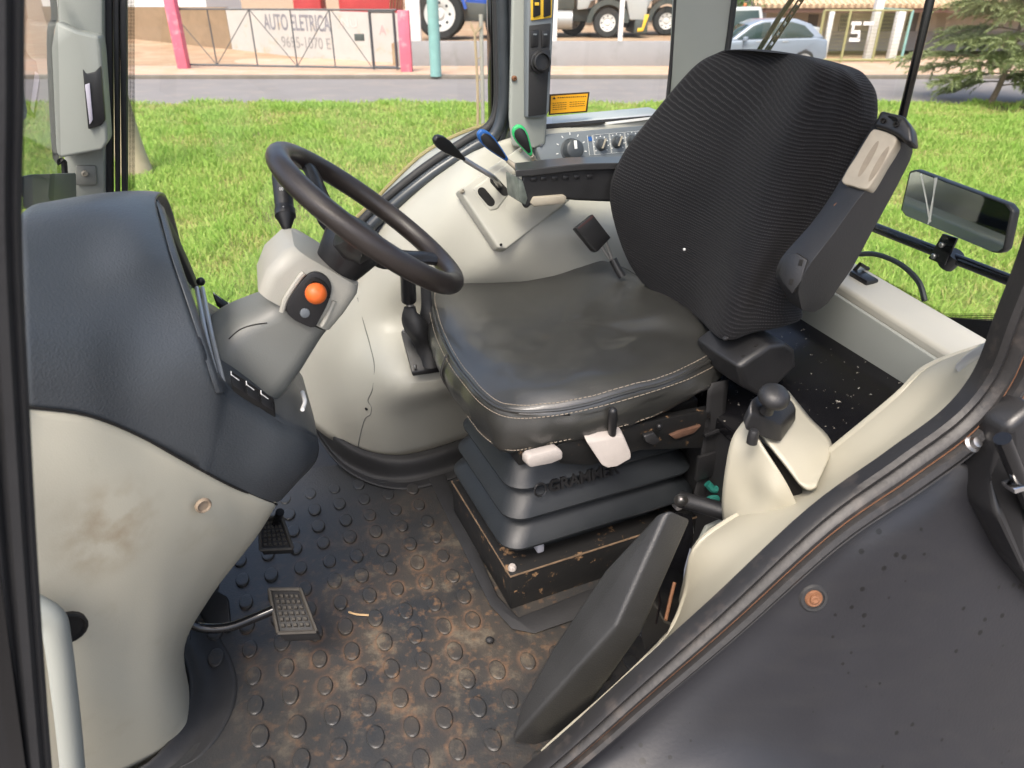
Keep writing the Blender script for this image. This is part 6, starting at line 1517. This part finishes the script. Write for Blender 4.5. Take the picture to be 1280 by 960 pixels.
# conifer on the lawn at right: long drooping rope-like branchlets
b = Z(1236, 131, GZ)
cf = thing('conifer_tree', 'young conifer with long feathery drooping branches on the lawn', 'tree', b)
mb = MB().tube([b - ZV3 * .05, b + Vector((.10, .0, .35)), b + Vector((.18, .05, .8)), b + Vector((.20, .05, 1.7)), b + Vector((.25, .0, 3.6))], [.075, .065, .055, .04, .012], 10, sm=4)
fo_ = MB()
def needles(mb, pts, wmax):
    n = len(pts)
    for i in range(n - 1):
        a, c_ = pts[i], pts[i + 1]; d = (c_ - a)
        if d.length < 1e-5: continue
        d = d.normalized(); o1 = d.orthogonal().normalized(); o2 = d.cross(o1)
        for k in range(7):
            an = random.uniform(0, 6.28); s_ = o1 * math.cos(an) + o2 * math.sin(an)
            p = a.lerp(c_, random.random()); w_ = wmax * random.uniform(.6, 1.2)
            tip = p + s_ * w_ + d * w_ * 1.3; e = s_.cross(d) * .011
            mb.add([p - e, p + e, tip], [(0, 1, 2)])
def branch(p0, ang, ln, rise, droop):
    pts = [p0]; d = Vector((math.cos(ang), math.sin(ang), rise)).normalized(); p = p0.copy(); n = 7
    for i in range(n):
        d = (d + Vector((0, 0, -droop / n))).normalized(); p = p + d * (ln / n); pts.append(p.copy())
    return pts
for k in range(64):
    hz_ = .42 + 3.0 * (k / 64) ** .9; ang = k * 2.399 + random.uniform(-.3, .3)
    ln = random.uniform(1.6, 2.5) * (1 - .5 * hz_ / 3.8)
    if hz_ < .75: ln *= .7
    pts = branch(b + Vector((.18, .03, hz_)), ang, ln, random.uniform(.1, .85) if hz_ > .8 else .15, random.uniform(.4, .9))
    mb.tube(pts, [.016 * (1 - i / 9) + .003 for i in range(len(pts))], 5)
    for i in range(2, len(pts)):
        for s_ in (-1, 1, -1, 1, random.choice((-1, 1))):
            bl = branch(pts[i].lerp(pts[i - 1], random.random()), ang + s_ * random.uniform(.25, 1.0), random.uniform(.35, .75), random.uniform(.0, .4), random.uniform(.4, 1.0))
            needles(fo_, bl, .075)
            if i == 2: break
mb.build('trunk', M['bark'], cf); fo_.build('crown', M['conifer'], cf, smooth=False)
# pale leaning trunk by the left pillar, and the staked sapling
b = Z(172, 220, GZ)
pt_ = MB().tube([b - ZV3 * .05, b + Vector((-.04, 0, .5)), b + Vector((-.06, 0, 1.4)), b + Vector((-.12, 0, 3.2)), b + Vector((-.2, .1, 5))], [.235, .20, .175, .16, .14], 16, sm=4)
tag(pt_.build('tree_stump', mat('pale_smooth_bark', (.40, .33, .22), .8, var=.18, vscale=5, bump=.3, bscale=30)), 'pale tapering trunk standing in the grass beside the front pillar', 'trunk')
b = Z(604, 172, GZ)
tag(MB().tube([b - ZV3 * .05, b + Vector((0, 0, 2.0))], .035, 8).build('support_stake', mat('grey_stake', (.33, .31, .28), .8)), 'straight grey stake supporting a bare sapling', 'stake')
b2 = b + Vector((-.10, -.05, 0))
sp_ = thing('bare_sapling', 'leafless pruned sapling tied to a grey stake', 'sapling', b2)
mb = MB().tube([b2 - ZV3 * .05, b2 + Vector((.02, 0, .8)), b2 + Vector((-.01, 0, 1.75))], [.028, .024, .022], 8, sm=3)
for k in range(5): mb.tube([b2 + ZV3 * 1.7, b2 + Vector((random.uniform(-.12, .12), 0, 1.7 + random.uniform(.1, .25)))], [.02, .008], 6)
for z in (.6, .95, 1.3): mb.tube([b2 + ZV3 * z, b2 + Vector((.10, .03, z + .05))], .008, 5)
mb.build('stem', mat('tan_bark', (.36, .27, .17), .8), sp_)
# =================================================================== light, sky, camera
AZ, EL = R(200), R(58)     # compass direction the sun comes from, height
w = bpy.data.worlds.new('World'); sc.world = w; w.use_nodes = True
nt = w.node_tree; bg = nt.nodes['Background']
sky = nt.nodes.new('ShaderNodeTexSky'); sky.sky_type = 'NISHITA'; sky.sun_disc = False
sky.sun_elevation = EL; sky.sun_rotation = AZ; sky.air_density = 1.0; sky.dust_density = 6.0; sky.ozone_density = 1.0
nt.links.new(sky.outputs[0], bg.inputs[0]); bg.inputs[1].default_value = .15
sl = bpy.data.lights.new('sun', 'SUN'); sl.energy = 1.0; sl.angle = R(22); sl.color = (1, .96, .90)
so_ = bpy.data.objects.new('sun', sl); COL.objects.link(so_)
dv = Vector((math.sin(AZ) * math.cos(EL), math.cos(AZ) * math.cos(EL), math.sin(EL)))
so_.rotation_euler = (-dv).to_track_quat('-Z', 'Y').to_euler(); so_.location = dv * 30
cam = bpy.data.cameras.new('camera'); co = bpy.data.objects.new('camera', cam); COL.objects.link(co)
co.location = CAM; co.rotation_euler = (R(90) - PITCH, 0, 0)
cam.sensor_fit = 'HORIZONTAL'; cam.sensor_width = 36; cam.lens = FPX / 1280 * 36; cam.clip_start = .02; cam.clip_end = 1500
cam.dof.use_dof = True; cam.dof.focus_distance = 1.45; cam.dof.aperture_fstop = 6.3
sc.camera = co
sc.render.resolution_x, sc.render.resolution_y = 1024, 768
vs = sc.view_settings; vs.view_transform = 'Standard'; vs.look = 'None'; vs.gamma = 1; vs.use_curve_mapping = False; vs.exposure = 1.32
sc.render.engine = 'CYCLES'; sc.cycles.use_denoising = True
sc.cycles.transparent_max_bounces = 16; sc.cycles.max_bounces = 8; sc.cycles.caustics_reflective = False; sc.cycles.caustics_refractive = False
